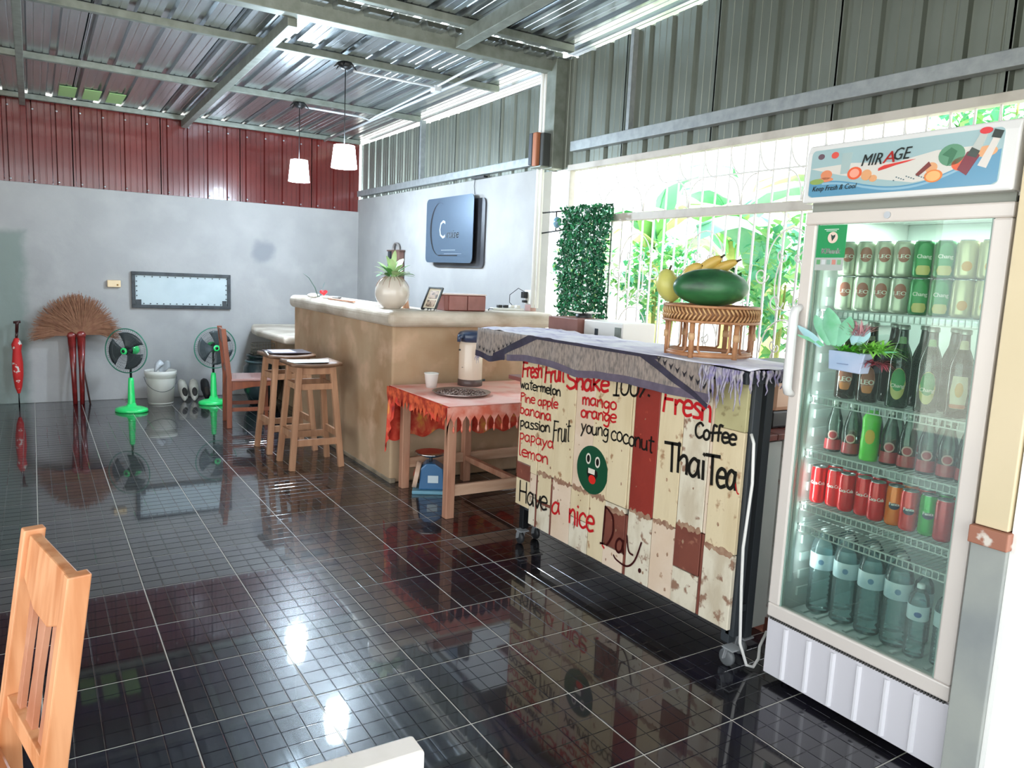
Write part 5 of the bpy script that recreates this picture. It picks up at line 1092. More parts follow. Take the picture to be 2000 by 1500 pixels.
b = MB(); b.bb(2.335, 2.37, FR + .01, FL - .01, 1.738, 1.765); b.build('header_gap', mat('gap_grey', '#8d9189', .6), fg)
def hp(y, z, d=0):   # y: 0 left..1 right, z: 0 bottom..1 top on the sloping header face
    Y = -3.882 - .612 * y; Zz = 1.783 + .155 * z
    xx = 2.285 + (Zz - 1.765) * (.007 / .165) ; return (xx - .0012 - d, Y, Zz)
def hprism(mb, poly, d): mb.prism(poly, lambda a, c: hp(a, c, d), lambda a, c: hp(a, c, -.003))
rr = []
for cy, cz, a0 in ((.975, .90, 0), (.025, .90, pi / 2), (.025, .10, pi), (.975, .10, 1.5 * pi)):
    for i in range(5): a = a0 + pi / 2 * i / 4; rr.append((cy + .025 * cos(a), cz + .10 * sin(a)))
b = MB(); hprism(b, rr, 0); b.build('sign_face', mat('sign_pale_blue', '#9fb9bd', .15, coat=.5), header)
def hpart(name, polys, col, d, rough=.2):
    M_ = mat('sign_' + name + '_' + col[1:], col, rough, coat=.4)
    if name == 'splash':
        b = MB()
        for p in polys: hprism(b, p, d)
        return b.build(name, M_, header, kind='stuff')
    for p in polys: b = MB(); hprism(b, p, d); b.build(name, M_, header)
el_ = lambda cx, cz, rx, rz, n=20, a0=0: [(cx + rx * cos(a0 + 2 * pi * i / n), cz + rz * sin(a0 + 2 * pi * i / n)) for i in range(n)]
wave = [(0, .02 + .08)] + [(.0 + x / 20, .30 + .06 * sin(x / 20 * 3.0 + .9) - .22 * max(0, sin((x / 20 - .25) * 4.2)) * (1 if x / 20 < 1 else 1) * (x / 20 > .25) + (.42 * max(0, x / 20 - .62) ** 1 * 2.4)) for x in range(0, 21)]
wv_ = [(x / 24, [.36, .34, .33, .33, .32, .30, .27, .24, .20, .17, .14, .12, .11, .11, .12, .14, .17, .21, .27, .33, .40, .46, .52, .58, .62][x]) for x in range(25)]
hpart('pale_sweep', [[(.0, .62), (.2, .42), (.45, .25), (.6, .15), (.75, .22), (.88, .48), (.9, .72), (.7, .72), (.5, .58), (.25, .66)]], '#d3cfc8', .0006)
hpart('blue_wave', [[(.006, .05)] + [(max(.003, min(.995, x)), z) for x, z in wv_] + [(.994, .05), (.97, .004), (.03, .004)]], '#5f95b4', .0009)
hpart('light_wave', [[(x, z - .03) for x, z in wv_[2:22]] + [(x, z - .075) for x, z in reversed(wv_[2:22])]], '#8db4c8', .0012)
hpart('left_drinks', [el_(.105, .46, .035, .10), el_(.10, .36, .05, .05)], '#d98a66', .0012); hpart('left_caps', [el_(.06, .86, .02, .06)], '#6b5560', .0012); hpart('left_cap_red', [el_(.145, .86, .022, .07)], '#d8584e', .0012); hpart('left_greens', [el_(.05, .33, .045, .06)], '#8fa65e', .0014); hpart('left_glass', [[(.19, .45), (.24, .45), (.25, .88), (.19, .88)]], '#a5b8b8', .0012)
hpart('citrus', [el_(.275, .44, .042, .13), el_(.83, .42, .05, .13)], '#e0603c', .0014); hpart('citrus_slice', [el_(.275, .44, .028, .09), ], '#eda08a', .0018)
hpart('orange_fruit', [el_(.345, .38, .03, .11), el_(.385, .30, .022, .07), el_(.685, .40, .03, .10), el_(.93, .60, .05, .10)], '#dca173', .0015)
hpart('orange_half', [el_(.70, .24, .045, .12)], '#e0813f', .0019); hpart('orange_flesh', [el_(.70, .24, .035, .095)], '#e9b272', .0022)
hpart('melon_print', [el_(.775, .60, .062, .20)], '#5f9273', .0014); hpart('melon_print_dark', [[(.73, .62), (.77, .74), (.80, .66), (.78, .46), (.76, .40), (.765, .56)]], '#3e7253', .0018)
hpart('bottle_neck', [[(.86, .66), (.90, .98), (.935, .98), (.90, .60), (.875, .42)]], '#b9bdb8', .0018); hpart('bottle_body', [[(.81, .32), (.855, .20), (.905, .54), (.87, .66), (.845, .62)]], '#7c2f3c', .0021); hpart('bottle_collar', [[(.845, .56), (.89, .50), (.903, .62), (.865, .70)]], '#3d4640', .0024); hpart('bottle_cap', [el_(.918, .97, .028, .06)], '#d4363c', .0024)
hpart('second_bottle', [[(.90, .36), (.94, .30), (.975, .72), (.985, .84), (.955, .86), (.94, .70)]], '#d6cfc9', .0016); hpart('second_cap', [[(.945, .84), (.985, .80), (.995, .93), (.955, .98)]], '#2e3836', .0026)
hpart('small_bottle', [[(.61, .30), (.625, .26), (.685, .44), (.67, .52)]], '#7a3a36', .0022); hpart('splash', [el_(.50 + .013 * k, .22 + .05 * ((k * 7) % 4) * .4, .004, .012, 8) for k in range(14)], '#5a6f78', .0020)
tf = lambda x, y: hp(x / .612, y / .155, .003)
b = MB(); put_text(b, 'MIR', lambda x, y: tf(x + .190, y + .088), width=.070, size=.052, shear=.28, bold=.0006); put_text(b, 'GE', lambda x, y: tf(x + .298, y + .096), width=.056, size=.052, shear=.28, bold=.0006); b.build('sign_lettering', mat('sign_ink', '#3a403e', .3), header)
b = MB(); put_text(b, 'A', lambda x, y: tf(x + .262, y + .090), width=.040, size=.050, shear=.2, bold=.0006); hprism(b, [(.41, .44), (.45, .47), (.50, .52), (.56, .56), (.60, .60), (.55, .585), (.49, .56), (.44, .54), (.41, .49)], .0028); b.build('sign_red', mat('sign_red_ink', '#cf3a34', .3), header)
b = MB(); put_text(b, 'Keep Fresh & Cool', lambda x, y: tf(x + .018, y + .020), width=.165, size=.024, shear=.3, bold=.0003); b.build('sign_motto', MC['sign_ink'], header)
b = MB(); b.bb(2.322, 2.345, FR, FL, .03, .247); base = b.build('base_panel', mat('panel_lilac_white', '#d3d0d6', .3, coat=.3), fg, bev=.003)
for k in range(6): b = MB(); y = -3.945 - .098 * k; b.prism([(y - .010, 2.322), (y - .004, 2.313), (y + .004, 2.313), (y + .010, 2.322)], lambda a, c: (c, a, .04), lambda a, c: (c, a, .235)); b.build('panel_rib', mat('rib_white', '#e3e1e6', .3), base)
b = MB()
for k in range(66): b.bb(2.318, 2.335, -3.872 - .0099 * k - .003, -3.872 - .0099 * k + .002, .246, .257)
b.build('vent_teeth', mat('vent_dark', '#4c4a48', .6), fg, kind='stuff')
b = MB(); b.bb(2.335, 2.345, FR, FL, .244, .262); b.build('vent_backing', mat('vent_light', '#b5b1ad', .6), fg)
for x in (2.40, 2.88):
    for y in (FL - .05, FR + .05): b = MB(); b.cyl((x, y, 0), .018, .032, 12); b.build('foot', black, fg)
shm_ = mat('shelf_wire', '#c7cfcc', .35, .1)
for z in (1.405, 1.098, .900, .703, .622):
    b = MB(); y0, y1 = FL - .046, FR + .046
    b.bb(2.372, 2.376, y1, y0, z - .004, z + .001); b.bb(2.372, 2.376, y1, y0, z - .028, z - .024)
    n = 30
    for k in range(n + 1): y = y0 + (y1 - y0) * k / n; b.bb(2.371, 2.375, y - .0016, y + .0016, z - .026, z); b.bb(2.375, 2.86, y - .0013, y + .0013, z - .003, z)
    for x in (2.50, 2.62, 2.74, 2.86): b.bb(x - .002, x + .002, y1, y0, z - .006, z - .003)
    b.build('wire_shelf', shm_, fg)
il = bpy.data.lights.new('fridge_light', 'AREA'); il.shape = 'RECTANGLE'; il.size = .3; il.size_y = .5; il.energy = 3.6; il.color = (.85, 1, .93)
io = bpy.data.objects.new('fridge_light', il); COL.objects.link(io); io.parent = fg; io.location = (0.0, 0, 1.725)
b = MB(); b.bb(2.40, 2.46, -4.42, -3.96, 1.722, 1.734); b.build('light_strip', mat('strip_white', '#e8efec', .4), fg)
b = MB(); b.bb(2.352, 2.366, -3.912, -3.900, .40, 1.62); b.build('side_fill_strip', MC['strip_white'], fg)  # strip and side area light added to brighten the fridge inside
il2 = bpy.data.lights.new('fridge_side_fill', 'AREA'); il2.shape = 'RECTANGLE'; il2.size = 1.15; il2.size_y = .015; il2.energy = 1.3; il2.color = (.88, .97, 1)
io2 = bpy.data.objects.new('fridge_side_fill', il2); COL.objects.link(io2); io2.parent = fg; io2.matrix_basis = Matrix.Translation(Vector((2.372, -3.918, 1.0)) - Vector((2.62, -4.2, 0))) @ Vector((.75, -.66, 0)).to_track_quat('-Z', 'X').to_matrix().to_4x4() @ Matrix.Identity(4)
# sticker on the glass
stk = thing('bank_sticker', 'green bank sticker in the top corner of the fridge glass', 'sticker', (2.32, -3.965, 1.54))
b = MB(); b.bb(2.3195, 2.3215, -4.022, -3.910, 1.583, 1.692); b.build('green_field', mat('sticker_green', '#1f9155', .35), stk)
b = MB(); b.bb(2.3196, 2.3215, -4.020, -3.910, 1.540, 1.5825); b.build('lower_strip', mat('sticker_grey', '#aeb5b1', .4), stk)
b = MB(); b.prism([(-3.972 + .019 * cos(t), 1.650 + .019 * sin(t)) for t in [2 * pi * i / 24 for i in range(24)]], lambda a, c: (2.3185, a, c), lambda a, c: (2.3195, a, c)); b.build('roundel', mat('sticker_pink', '#e6cbbd', .4), stk)
b = MB(); b.prism([(-3.965, 1.661), (-3.972, 1.656), (-3.981, 1.660), (-3.981, 1.652), (-3.971, 1.638), (-3.968, 1.648)], lambda a, c: (2.3178, a, c), lambda a, c: (2.3186, a, c)); b.build('leaf_mark', mat('mark_dark', '#24443a', .4), stk)
b = MB(); put_text(b, 'KBank', lambda x, y: (2.3185, -3.935 - x, 1.596 + y), width=.072, size=.027, bold=.0010); b.bb(2.3187, 2.3195, -3.992, -3.938, 1.6765, 1.6785); b.bb(2.3187, 2.3195, -3.985, -3.945, 1.6715, 1.6735); b.build('sticker_lettering', mat('sticker_white', '#e4e9e4', .4), stk)
for i, c in enumerate(('#5f9f68', '#c9ced0', '#8aa79a', '#c98478', '#7fae84')): b = MB(); b.bb(2.3188, 2.3195, -3.918 - .020 * i - .014, -3.918 - .020 * i, 1.560, 1.576); b.build('icon', mat('icon' + c, c, .4), stk)
# planter hanging on the glass with artificial plants
plt = thing('hanging_planter', 'pale blue box planter with artificial plants fixed to the fridge glass', 'planter', (2.29, -4.10, 1.21))
b = MB(); b.prism([(-4.046, 1.214), (-4.160, 1.210), (-4.172, 1.277), (-4.040, 1.277)], lambda a, c: (2.262, a, c), lambda a, c: (2.312, a, c)); b.build('box', mat('planter_blue', '#9db3cf', .35, 0, '#b6bfd6', 6), plt, bev=.003)
b = MB(); b.bb(2.258, 2.262, -4.118, -4.078, 1.235, 1.2375); b.build('box_mark', mat('planter_mark', '#7d8fae', .5), plt)
R7 = random.Random(5)
def blades(name, c, n, L, W_, m_, spread, up):
    b = MB()
    for k in range(n):
        a = R7.uniform(0, 2 * pi); d = Vector((cos(a) * spread * .35, sin(a) * spread, up + R7.uniform(-.3, .3))); leaf(b, Vector(c) + Vector((R7.uniform(-.01, .01), R7.uniform(-.03, .03), 0)), d, L * R7.uniform(.6, 1), W_, .35, 4)
    b.build(name, m_, plt)
blades('grass_tuft', (2.285, -4.10, 1.275), 110, .06, .0035, mat('tuft_green', '#63c23e', .5), 1, .5); blades('grass_tuft', (2.285, -4.19, 1.29), 120, .085, .004, mat('tuft_lime', '#8fd45c', .5), 1, .3)
blades('pink_grass', (2.285, -4.12, 1.33), 90, .10, .002, mat('tuft_pink', '#c9949c', .5), 1, 1.0); blades('red_tuft', (2.285, -4.19, 1.25), 70, .055, .0028, mat('tuft_red', '#a5525e', .5), 1, .1)
pm1 = mat('succulent_mint', '#8fd0b0', .45, 0, '#6fbf8c', 14); pm2 = mat('succulent_blue', '#a3cfd6', .45)
for (y, z, d, L, W_, mm) in ((-4.02, 1.29, (0, .5, .9), .10, .026, pm1), (-4.04, 1.29, (-.2, .1, 1), .115, .03, pm1), (-4.00, 1.285, (0, 1, .4), .09, .024, pm1), (-4.06, 1.29, (-.2, -.4, 1), .10, .024, pm1), (-3.99, 1.28, (0, .9, .75), .10, .022, pm2), (-4.11, 1.30, (0, -.1, 1), .055, .016, pm2), (-4.13, 1.30, (0, -.5, 1), .055, .016, pm2), (-4.20, 1.28, (-.1, -1, .3), .06, .016, pm1)):
    b = MB(); leaf(b, (2.285, y, z), d, L * 1.25, W_ * 1.2, .1, 8, (0, 1, 0)); b.build('succulent_leaf', mm, plt)

# ---- drinks
AF = radians(208)
def wrap(mb, s, c, r, z, width, size, a0=AF, **k):
    put_text(mb, s, lambda x, y: (c[0] + r * cos(a0 + (x - width / 2) / r), c[1] + r * sin(a0 + (x - width / 2) / r), z + y), width=width, size=size, **k)
alu = mat('can_top', '#b9bec0', .25, .9)
def can(loc, r, h, body, label, group, text=None, tw=.05, ts=.02, tcol='#ece8e4', extra=None, cat='can', name='drink_can'):
    t = thing(name, label, cat, (0, 0, 0), group)
    b = MB(); b.lathe([(.0001, 0), (r * .8, 0), (r * .97, .006), (r, .012), (r, h - .014), (r * .88, h - .003)], n=24); b.build('body', body, t)
    b = MB(); b.lathe([(r * .88, h - .003), (r * .88, h), (r * .80, h - .001), (r * .78, h - .005), (.0001, h - .005)], n=24); b.build('lid', alu, t)
    if extra: extra(t, r, h)
    if text:
        b = MB(); wrap(b, text, (0, 0), r + .0006, h * .52, tw, ts, bold=.0006); b.build('can_lettering', mat('ink' + tcol, tcol, .4), t)
    t.location = loc; WL[t.name] = Vector(loc); return t
def oval(t, r, z, w, hgt, m_, name='oval_label', a0=AF, sides=20, p=2):
    b = MB(); P = []
    for i in range(sides):
        a = 2 * pi * i / sides; ca = abs(cos(a)) ** (2 / p) * (1 if cos(a) > 0 else -1); sa = abs(sin(a)) ** (2 / p) * (1 if sin(a) > 0 else -1); P.append((a0 + ca * w / r / 2, z + sa * hgt / 2))
    vs = [((r) * cos(a0), (r) * sin(a0), z)] + [(r * cos(a), r * sin(a), zz) for a, zz in P]
    # strips so the label hugs the cylinder
    n = 10; vs = []; fs = []
    for i in range(n + 1):
        u = -1 + 2 * i / n; hh = hgt / 2 * (max(0, 1 - abs(u) ** p)) ** (1 / p); a = a0 + u * w / r / 2; vs += [(r * cos(a), r * sin(a), z - hh), (r * cos(a), r * sin(a), z + hh)]
    b.add(vs, [(2 * i, 2 * i + 2, 2 * i + 3, 2 * i + 1) for i in range(n)], True); return b.build(name, m_, t)
cr_ = mat('can_red', '#d8141e', .25, .2, coat=.3)
ORD = ['first', 'second', 'third', 'fourth', 'fifth', 'sixth', 'seventh', 'eighth', 'ninth', 'tenth', 'eleventh']
z4 = .704
reds = {}
row = [(-3.945, 'red'), (-4.006, 'red'), (-4.062, 'red'), (-4.120, 'red'), (-4.150 - .022, 'orange'), (-4.230, 'fred'), (-4.288, 'green'), (-4.346, 'red2'), (-4.404, 'red3')]
ys = [-3.938, -3.998, -4.058, -4.112, -4.168, -4.226, -4.284, -4.342, -4.404]
kinds = ['red', 'red', 'red', 'red', 'red', 'orange', 'fred', 'green', 'wine']
ys = [-3.935, -3.992, -4.049, -4.106, -4.163, -4.220, -4.277, -4.334, -4.391]
cm_ = dict(red=cr_, orange=mat('can_orange', '#ef7a1c', .25, .2, coat=.3), fred=mat('can_strawberry', '#e02a2a', .25, .2, coat=.3), green=mat('can_green', '#1fa83a', .25, .2, coat=.3), wine=mat('can_wine', '#c01f2c', .25, .2, coat=.3))
cn = dict(red='red cola can with white script', orange='orange soda can', fred='strawberry-red soda can', green='bright green soda can', wine='dark red soda can')
def fanta_mark(t, r, h): oval(t, r + .0004, h * .50, .036, .022, mat('soda_badge', '#26324a', .4), 'badge')
for i, (y, k) in enumerate(zip(ys, kinds)):
    x = 2.435 + (.012 if i % 2 else 0)
    can((x, y, z4), .0275, .134, cm_[k], '%s, %s from left, front of the can shelf' % (cn[k], ORD[i]), 'soda cans on the fourth fridge shelf',
        'Coca-Cola' if k == 'red' else ('Fanta' if k in ('orange', 'fred', 'green') else None), .052 if k == 'red' else .032, .018 if k == 'red' else .014, extra=fanta_mark if k in ('orange', 'fred', 'green') else None)
for i in range(9):
    can((2.51, ys[i] - .012, z4), .0275, .134, cm_[kinds[i]], '%s, %s from left, second row of the can shelf' % (cn[kinds[i]].replace(' with white script', ''), ORD[i]), 'soda cans on the fourth fridge shelf')
# beer cans, two tiers on the top shelf
cg = mat('can_silver_gold', '#c6cbb8', .3, .4, '#a8ad96', 12); cgr = mat('can_beer_green', '#2f8a4b', .3, .3, coat=.2); cgo = mat('can_pale_gold', '#c9c39a', .3, .4)
def leo_l(t, r, h): oval(t, r + .0004, h * .62, .040, .05, mat('badge_brown', '#a8614f', .35), 'badge')
def chang_l(t, r, h): oval(t, r + .0004, h * .5, .050, .10, mat('badge_green', '#2f9a4e', .35), 'badge'); oval(t, r + .0007, h * .2, .045, .03, mat('badge_gold', '#cfc272', .35), 'badge_foot', p=4)
def gold_l(t, r, h): oval(t, r + .0004, h * .32, .03, .03, mat('badge_amber', '#d99a3a', .35), 'badge')
specs = [('silver-gold beer can', cg, 'LEO', leo_l)] * 4 + [('green beer can', cgr, 'Chang', chang_l)] * 2 + [('pale gold beer can', cgo, None, gold_l)] * 2
Y1_ = [-3.955, -4.022, -4.089, -4.156, -4.223, -4.290, -4.357, -4.424]
for tier, z, tn in ((0, 1.407, 'lower'), (1, 1.526, 'upper')):
    for i, y in enumerate(Y1_):
        nm, M_, tx, ex = specs[i]
        can((2.445, y, z), .0325, .117, M_, '%s, %s from left, front of the %s tier, top shelf' % (nm, ORD[i], tn), 'beer cans on the top fridge shelf', tx, .044 if tx == 'Chang' else .04, .018, '#e9e6dc', ex)
        can((2.525, y - .01, z), .0325, .117, M_, '%s, %s from left, second row of the %s tier, top shelf' % (nm, ORD[i], tn), 'beer cans on the top fridge shelf')
# beer bottles
gb = mat('beer_glass_brown', '#2c1a12', .08, 0, coat=.6); gg = mat('beer_glass_green', '#16301f', .08, 0, coat=.6)
def bottle(loc, prof, M_, label, group, cap=None, extra=None, name='beer_bottle', cat='bottle', n=22, capz=None, liquid=None):
    t = thing(name, label, cat, (0, 0, 0), group)
    b = MB(); b.lathe(prof, n=n); b.build('body', M_, t)
    if cap: z = capz or prof[-1][1]; r = max(prof[-2][0], .009) ; b = MB(); b.lathe([(r + .003, z - .012), (r + .003, z), (r, z + .003), (.0001, z + .003)], n=14); b.build('cap', cap, t)
    if extra: extra(t)
    t.location = loc; WL[t.name] = Vector(loc); return t
BP = [(.0001, 0), (.033, 0), (.0355, .006), (.0355, .155), (.030, .180), (.017, .215), (.0145, .25), (.015, .268), (.0001, .27)]
def bl_leo(t):
    oval(t, .0360, .078, .050, .092, mat('label_rim', '#b98474', .4), 'label_rim'); oval(t, .0364, .088, .044, .066, mat('label_top', '#a5604c', .4), 'label_field'); oval(t, .0366, .045, .036, .026, mat('label_foot', '#c9793f', .4), 'label_foot', p=3)
    b = MB(); b2 = wrap(b, 'LEO', (0, 0), .0370, .062, .044, .024, bold=.0012); b.build('label_lettering', mat('label_white', '#e3dcd0', .4), t); oval(t, .0182, .212, .02, .03, mat('neck_label', '#a9a48c', .35), 'neck_label', p=4)
def bl_chang(t):
    oval(t, .0360, .080, .050, .105, mat('label_gold', '#b9b56a', .4), 'label_rim'); oval(t, .0364, .093, .045, .074, mat('label_green', '#2f9148', .4), 'label_field')
    b = MB(); wrap(b, 'Chang', (0, 0), .0370, .068, .045, .017, shear=.2, bold=.0004); b.build('label_lettering', mat('label_white', '#e3dcd0', .4), t); oval(t, .0182, .212, .026, .045, mat('neck_green', '#88b07a', .35), 'neck_label', p=4)
def bl_sing(t):
    oval(t, .0360, .080, .052, .10, mat('label_cream', '#c9bfa4', .4), 'label', p=10); oval(t, .0364, .088, .024, .045, mat('label_lion', '#c9963c', .4), 'emblem'); oval(t, .0366, .037, .050, .012, mat('label_orange', '#b9623a', .4), 'label_foot', p=10); oval(t, .0182, .212, .028, .055, mat('neck_cream', '#bdb896', .35), 'neck_label', p=4)
mat('label_white', '#e3dcd0', .4)
silv = mat('cap_silver', '#a8ada6', .3, .7)
for i, (y, ex, M_, nm) in enumerate(((-3.990, bl_leo, gb, 'brown beer bottle, oval red-brown label'), (-4.075, bl_leo, gb, 'brown beer bottle, oval red-brown label'), (-4.182, bl_chang, gg, 'beer bottle, green and gold oval label'), (-4.280, bl_chang, gg, 'beer bottle, green and gold oval label'), (-4.378, bl_sing, gb, 'beer bottle with a square cream label'))):
    bottle((2.45, y, 1.099), BP, M_, '%s, %s from left, front of the second shelf' % (nm, ORD[i]), 'beer bottles on the second fridge shelf', silv, ex)
    bottle((2.545, y - .02, 1.099), BP, M_, 'dark beer bottle, %s from left in the second row of the second shelf' % ORD[i], 'beer bottles on the second fridge shelf', silv)
# glass sodas
clear = glassy('clear_bottle', '#c9d6cf', .9, .10, 1.5, .03, '#9aa79e'); cola = mat('red_wrap', '#a93a40', .35, coat=.3)
CP = [(.0001, 0), (.027, 0), (.029, .005), (.0285, .03), (.026, .06), (.0285, .095), (.024, .12), (.015, .15), (.0125, .172), (.0135, .182), (.0001, .183)]
def sod(t):
    b = MB(); b.lathe([(.0293, .008), (.0290, .028), (.0275, .045)], n=22); b.build('red_band', cola, t); oval(t, .0296, .062, .036, .034, mat('soda_ring', '#c9a49c', .4), 'ring_label'); oval(t, .0300, .062, .027, .024, cola, 'ring_field')
for i, (y, k) in enumerate(((-3.965, 'c'), (-4.035, 'c'), (-4.112, 'g'), (-4.178, 'c'), (-4.240, 'c'), (-4.305, 'c'), (-4.370, 'c'), (-4.430, 'c'))):
    if k == 'c': bottle((2.45, y, .901), CP, clear, 'clear soda bottle with red band, %s from left, front of the third shelf' % ORD[i], 'soda bottles on the third fridge shelf', silv, sod, name='soda_bottle')
    else:
        def gl_(t): oval(t, .0305, .085, .034, .05, mat('splash_yellow', '#d9b43a', .4), 'splash_label')
        bottle((2.44, y, .901), [(.0001, 0), (.028, 0), (.030, .006), (.030, .06), (.028, .10), (.030, .145), (.022, .160), (.013, .176), (.013, .186), (.0001, .187)], mat('wrap_green', '#58c83c', .35, 0, '#79d65a', 6), 'bright green wrapped bottle, third from left on the third fridge shelf', 'soda bottles on the third fridge shelf', mat('cap_pale', '#bcd0d0', .4), gl_, name='soda_bottle')
for i, y in enumerate((-3.99, -4.07, -4.15, -4.23, -4.31, -4.39)): bottle((2.53, y, .901), CP, clear, 'clear soda bottle with red band, %s from left, second row, third shelf' % ORD[i], 'soda bottles on the third fridge shelf', silv, sod, name='soda_bottle')
# water bottles
pet = glassy('water_bottle', '#e4f3f4', .9, .14, 1.4, .05, '#cde6ec'); WPb = [(.0001, 0), (.040, 0), (.043, .006)]
for k in range(9): WPb += [(.043, .012 + .018 * k), (.0415, .018 + .018 * k), (.043, .024 + .018 * k)]
WPb += [(.043, .19), (.044, .20), (.044, .235), (.038, .265), (.022, .288), (.013, .295), (.013, .312), (.0001, .313)]
wlab = mat('water_label', '#cfdde2', .35, 0, '#b4c9d4', 12); wcap = mat('water_cap', '#e3ecee', .35)
def wl_(t):
    b = MB(); b.lathe([(.0438, .165), (.0445, .167), (.0445, .222), (.0438, .224)], n=24); b.build('label', wlab, t); oval(t, .0449, .195, .02, .02, mat('water_mark', '#6f8fae', .4), 'label_mark')
for i, y in enumerate((-3.962, -4.060, -4.158, -4.256)): bottle((2.47, y, .291), WPb, pet, 'large clear water bottle, %s from the left on the fridge floor' % ORD[i], 'water bottles on the fridge floor', wcap, wl_, name='water_bottle', n=24)
SPb = [(a * .74, c * .78) for a, c in WPb]
def wl2(t):
    b = MB(); b.lathe([(.0326, .128), (.0332, .13), (.0332, .175), (.0326, .177)], n=24); b.build('label', wlab, t); oval(t, .0336, .150, .024, .018, mat('water_mark_blue', '#2f5a94', .4), 'label_mark')
for i, (x, y, l) in enumerate(((2.45, -4.340, 'small clear water bottle right of the large ones, front of the fridge floor'), (2.47, -4.418, 'small clear water bottle, rightmost at the front of the fridge floor'))): bottle((x, y, .291), SPb, pet, l, 'water bottles on the fridge floor', wcap, wl2, name='water_bottle', n=24)
for i, y in enumerate((-3.985, -4.085, -4.185, -4.285, -4.385)): bottle((2.575, y, .291), WPb if i < 3 else SPb, pet, '%s clear water bottle, %s from left, second row of the fridge floor' % ('large' if i < 3 else 'small', ORD[i]), 'water bottles on the fridge floor', wcap, wl_ if i < 3 else wl2, name='water_bottle', n=24)

# ============================================================ IVY PANEL, BRACKET
iv = thing('artificial_ivy_panel', 'tall panel of dark green artificial leaves hung in the grille opening', 'plant panel', (3.33, -1.28, 1.22))
b = MB(); R8 = random.Random(2)
for k in range(4600):
    y = R8.uniform(-1.56, -1.02) ; z = R8.uniform(1.205, 1.985); y += .02 * sin(z * 9) ; c = Vector((3.325 - abs(R8.gauss(0, .028)), y, z)); s = R8.uniform(.011, .021)
    M3 = Matrix.Rotation(R8.uniform(0, 6.28), 3, 'X') @ Matrix.Rotation(R8.uniform(-1, 1), 3, 'Y') @ Matrix.Rotation(R8.uniform(-.9, .9), 3, 'Z'); b.cur = k % 3
    b.add([c + M3 @ Vector(p) for p in ((0, -s, 0), (-.003, 0, s * .6), (0, s, 0), (-.003, 0, -s * .6))], [(0, 1, 2, 3)])
b.build('leaves', [mat('ivy_a', '#1f6b43', .4), mat('ivy_b', '#2f8a55', .4), mat('ivy_c', '#174f35', .4)], iv, kind='stuff')
b = MB()
for k in range(8): b.bar((3.34, -1.02 - .075 * k, 1.21), (3.34, -1.02 - .075 * k, 1.98), .004, .004)
for k in range(11): b.bar((3.34, -1.56, 1.22 + .075 * k), (3.34, -1.01, 1.22 + .075 * k), .004, .004)
b.build('mesh_backing', mat('mesh_green', '#2a4a38', .5), iv)
b = MB()
for k in range(160):
    c = (3.29, R8.uniform(-1.55, -1.03), R8.uniform(1.21, 1.95)); b.ell(c, .004, 5, None, 3)
b.build('tiny_flowers', mat('flower_pale', '#e6efe2', .5), iv, kind='stuff')
br_ = thing('wall_bracket', 'thin black rectangular bracket reaching from the wall end to the ivy panel', 'bracket', (3.33, -.8, 1.8))
b = MB(); b.tube([(3.345, -.61, 1.965), (3.335, -1.02, 1.965)], .006, 6); b.tube([(3.345, -.70, 1.812), (3.335, -1.02, 1.830)], .006, 6); b.tube([(3.34, -.70, 1.99), (3.34, -.70, 1.25)], .004, 6); b.tube([(3.338, -.90, 1.965), (3.338, -.90, 1.825)], .005, 6); b.build('rods', blackst, br_)
b = MB(); b.ell((3.33, -.925, 1.885), (.03, .03, .042), 16); b.build('hanging_bulb', mat('bulb_blue', '#6f94a8', .25), br_)

# ============================================================ OUTSIDE
gr = MB(); gr.add([(-40, -40, -.07), (40, -40, -.07), (40, 40, -.07), (-40, 40, -.07)], [(0, 1, 2, 3)]); gnd = gr.build('ground', mat('pale_ground', '#d9d6cf', .8, 0, '#c9c5ba', .6)); gnd['kind'] = 'structure'
yw = MB(); yw.bb(8.6, 8.75, -9, 9, -.07, 1.15); yardw = yw.build('yard_wall', mat('yard_white', '#e6e6e2', .7)); yardw['kind'] = 'structure'
R9 = random.Random(12)
lfm = [mat('banana_leaf_a', '#86cc74', .4, 0, '#a5dc8c', 3, stretch=(1, 1, 1)), mat('banana_leaf_b', '#6fc39b', .4, 0, '#8fd4ae', 3), mat('banana_leaf_c', '#cfe39c', .4, 0, '#e8ebb8', 2)]
stm = mat('banana_stem', '#b7b86e', .6, 0, '#8c9450', 4)
protos = []
for q in range(6):
    b = MB(); L = 1.5; W_ = .24; n = 10; vs = []
    for i in range(n + 1):
        t = i / n; w = W_ * (sin(pi * min(1, t * .95 + .04)) ** .5); z = .55 * sin(t * 2.2) - (.35 + .08 * q) * t * t; x = L * (t * .8)
        tear = .05 * sin(i * 2.3 + q)
        vs += [(x - .04, -w * (1 + tear), z - .10 * (1 + .3 * sin(i + q))), (x, 0, z), (x - .04, w * (1 - tear), z - .09 * (1 - .3 * sin(i * 1.7)))]
    b.add(vs, [(3 * i + j, 3 * i + j + 1, 3 * i + j + 4, 3 * i + j + 3) for i in range(n) for j in (0, 1)], True)
    b.tube([(L * .8 * i / n, 0, vs[3 * i + 1][2] - .006) for i in range(n + 1)], .012, 5)
    me = b.build('leaf_proto', lfm[q % 3]); protos.append(me.data); bpy.data.objects.remove(me)
plants = [(6.0, .9, 2.3), (7.3, -.6, 2.7), (5.3, -1.3, 1.7), (8.0, 1.6, 2.6), (7.6, -4.2, 2.9), (5.2, -3.3, 2.2)]
pn = ['nearest to the ivy panel', 'tallest one behind the bananas', 'low and close behind the fruit stand', 'far back beside the yard wall', 'far back right, hidden behind the fridge', 'near right, just above the fridge header']
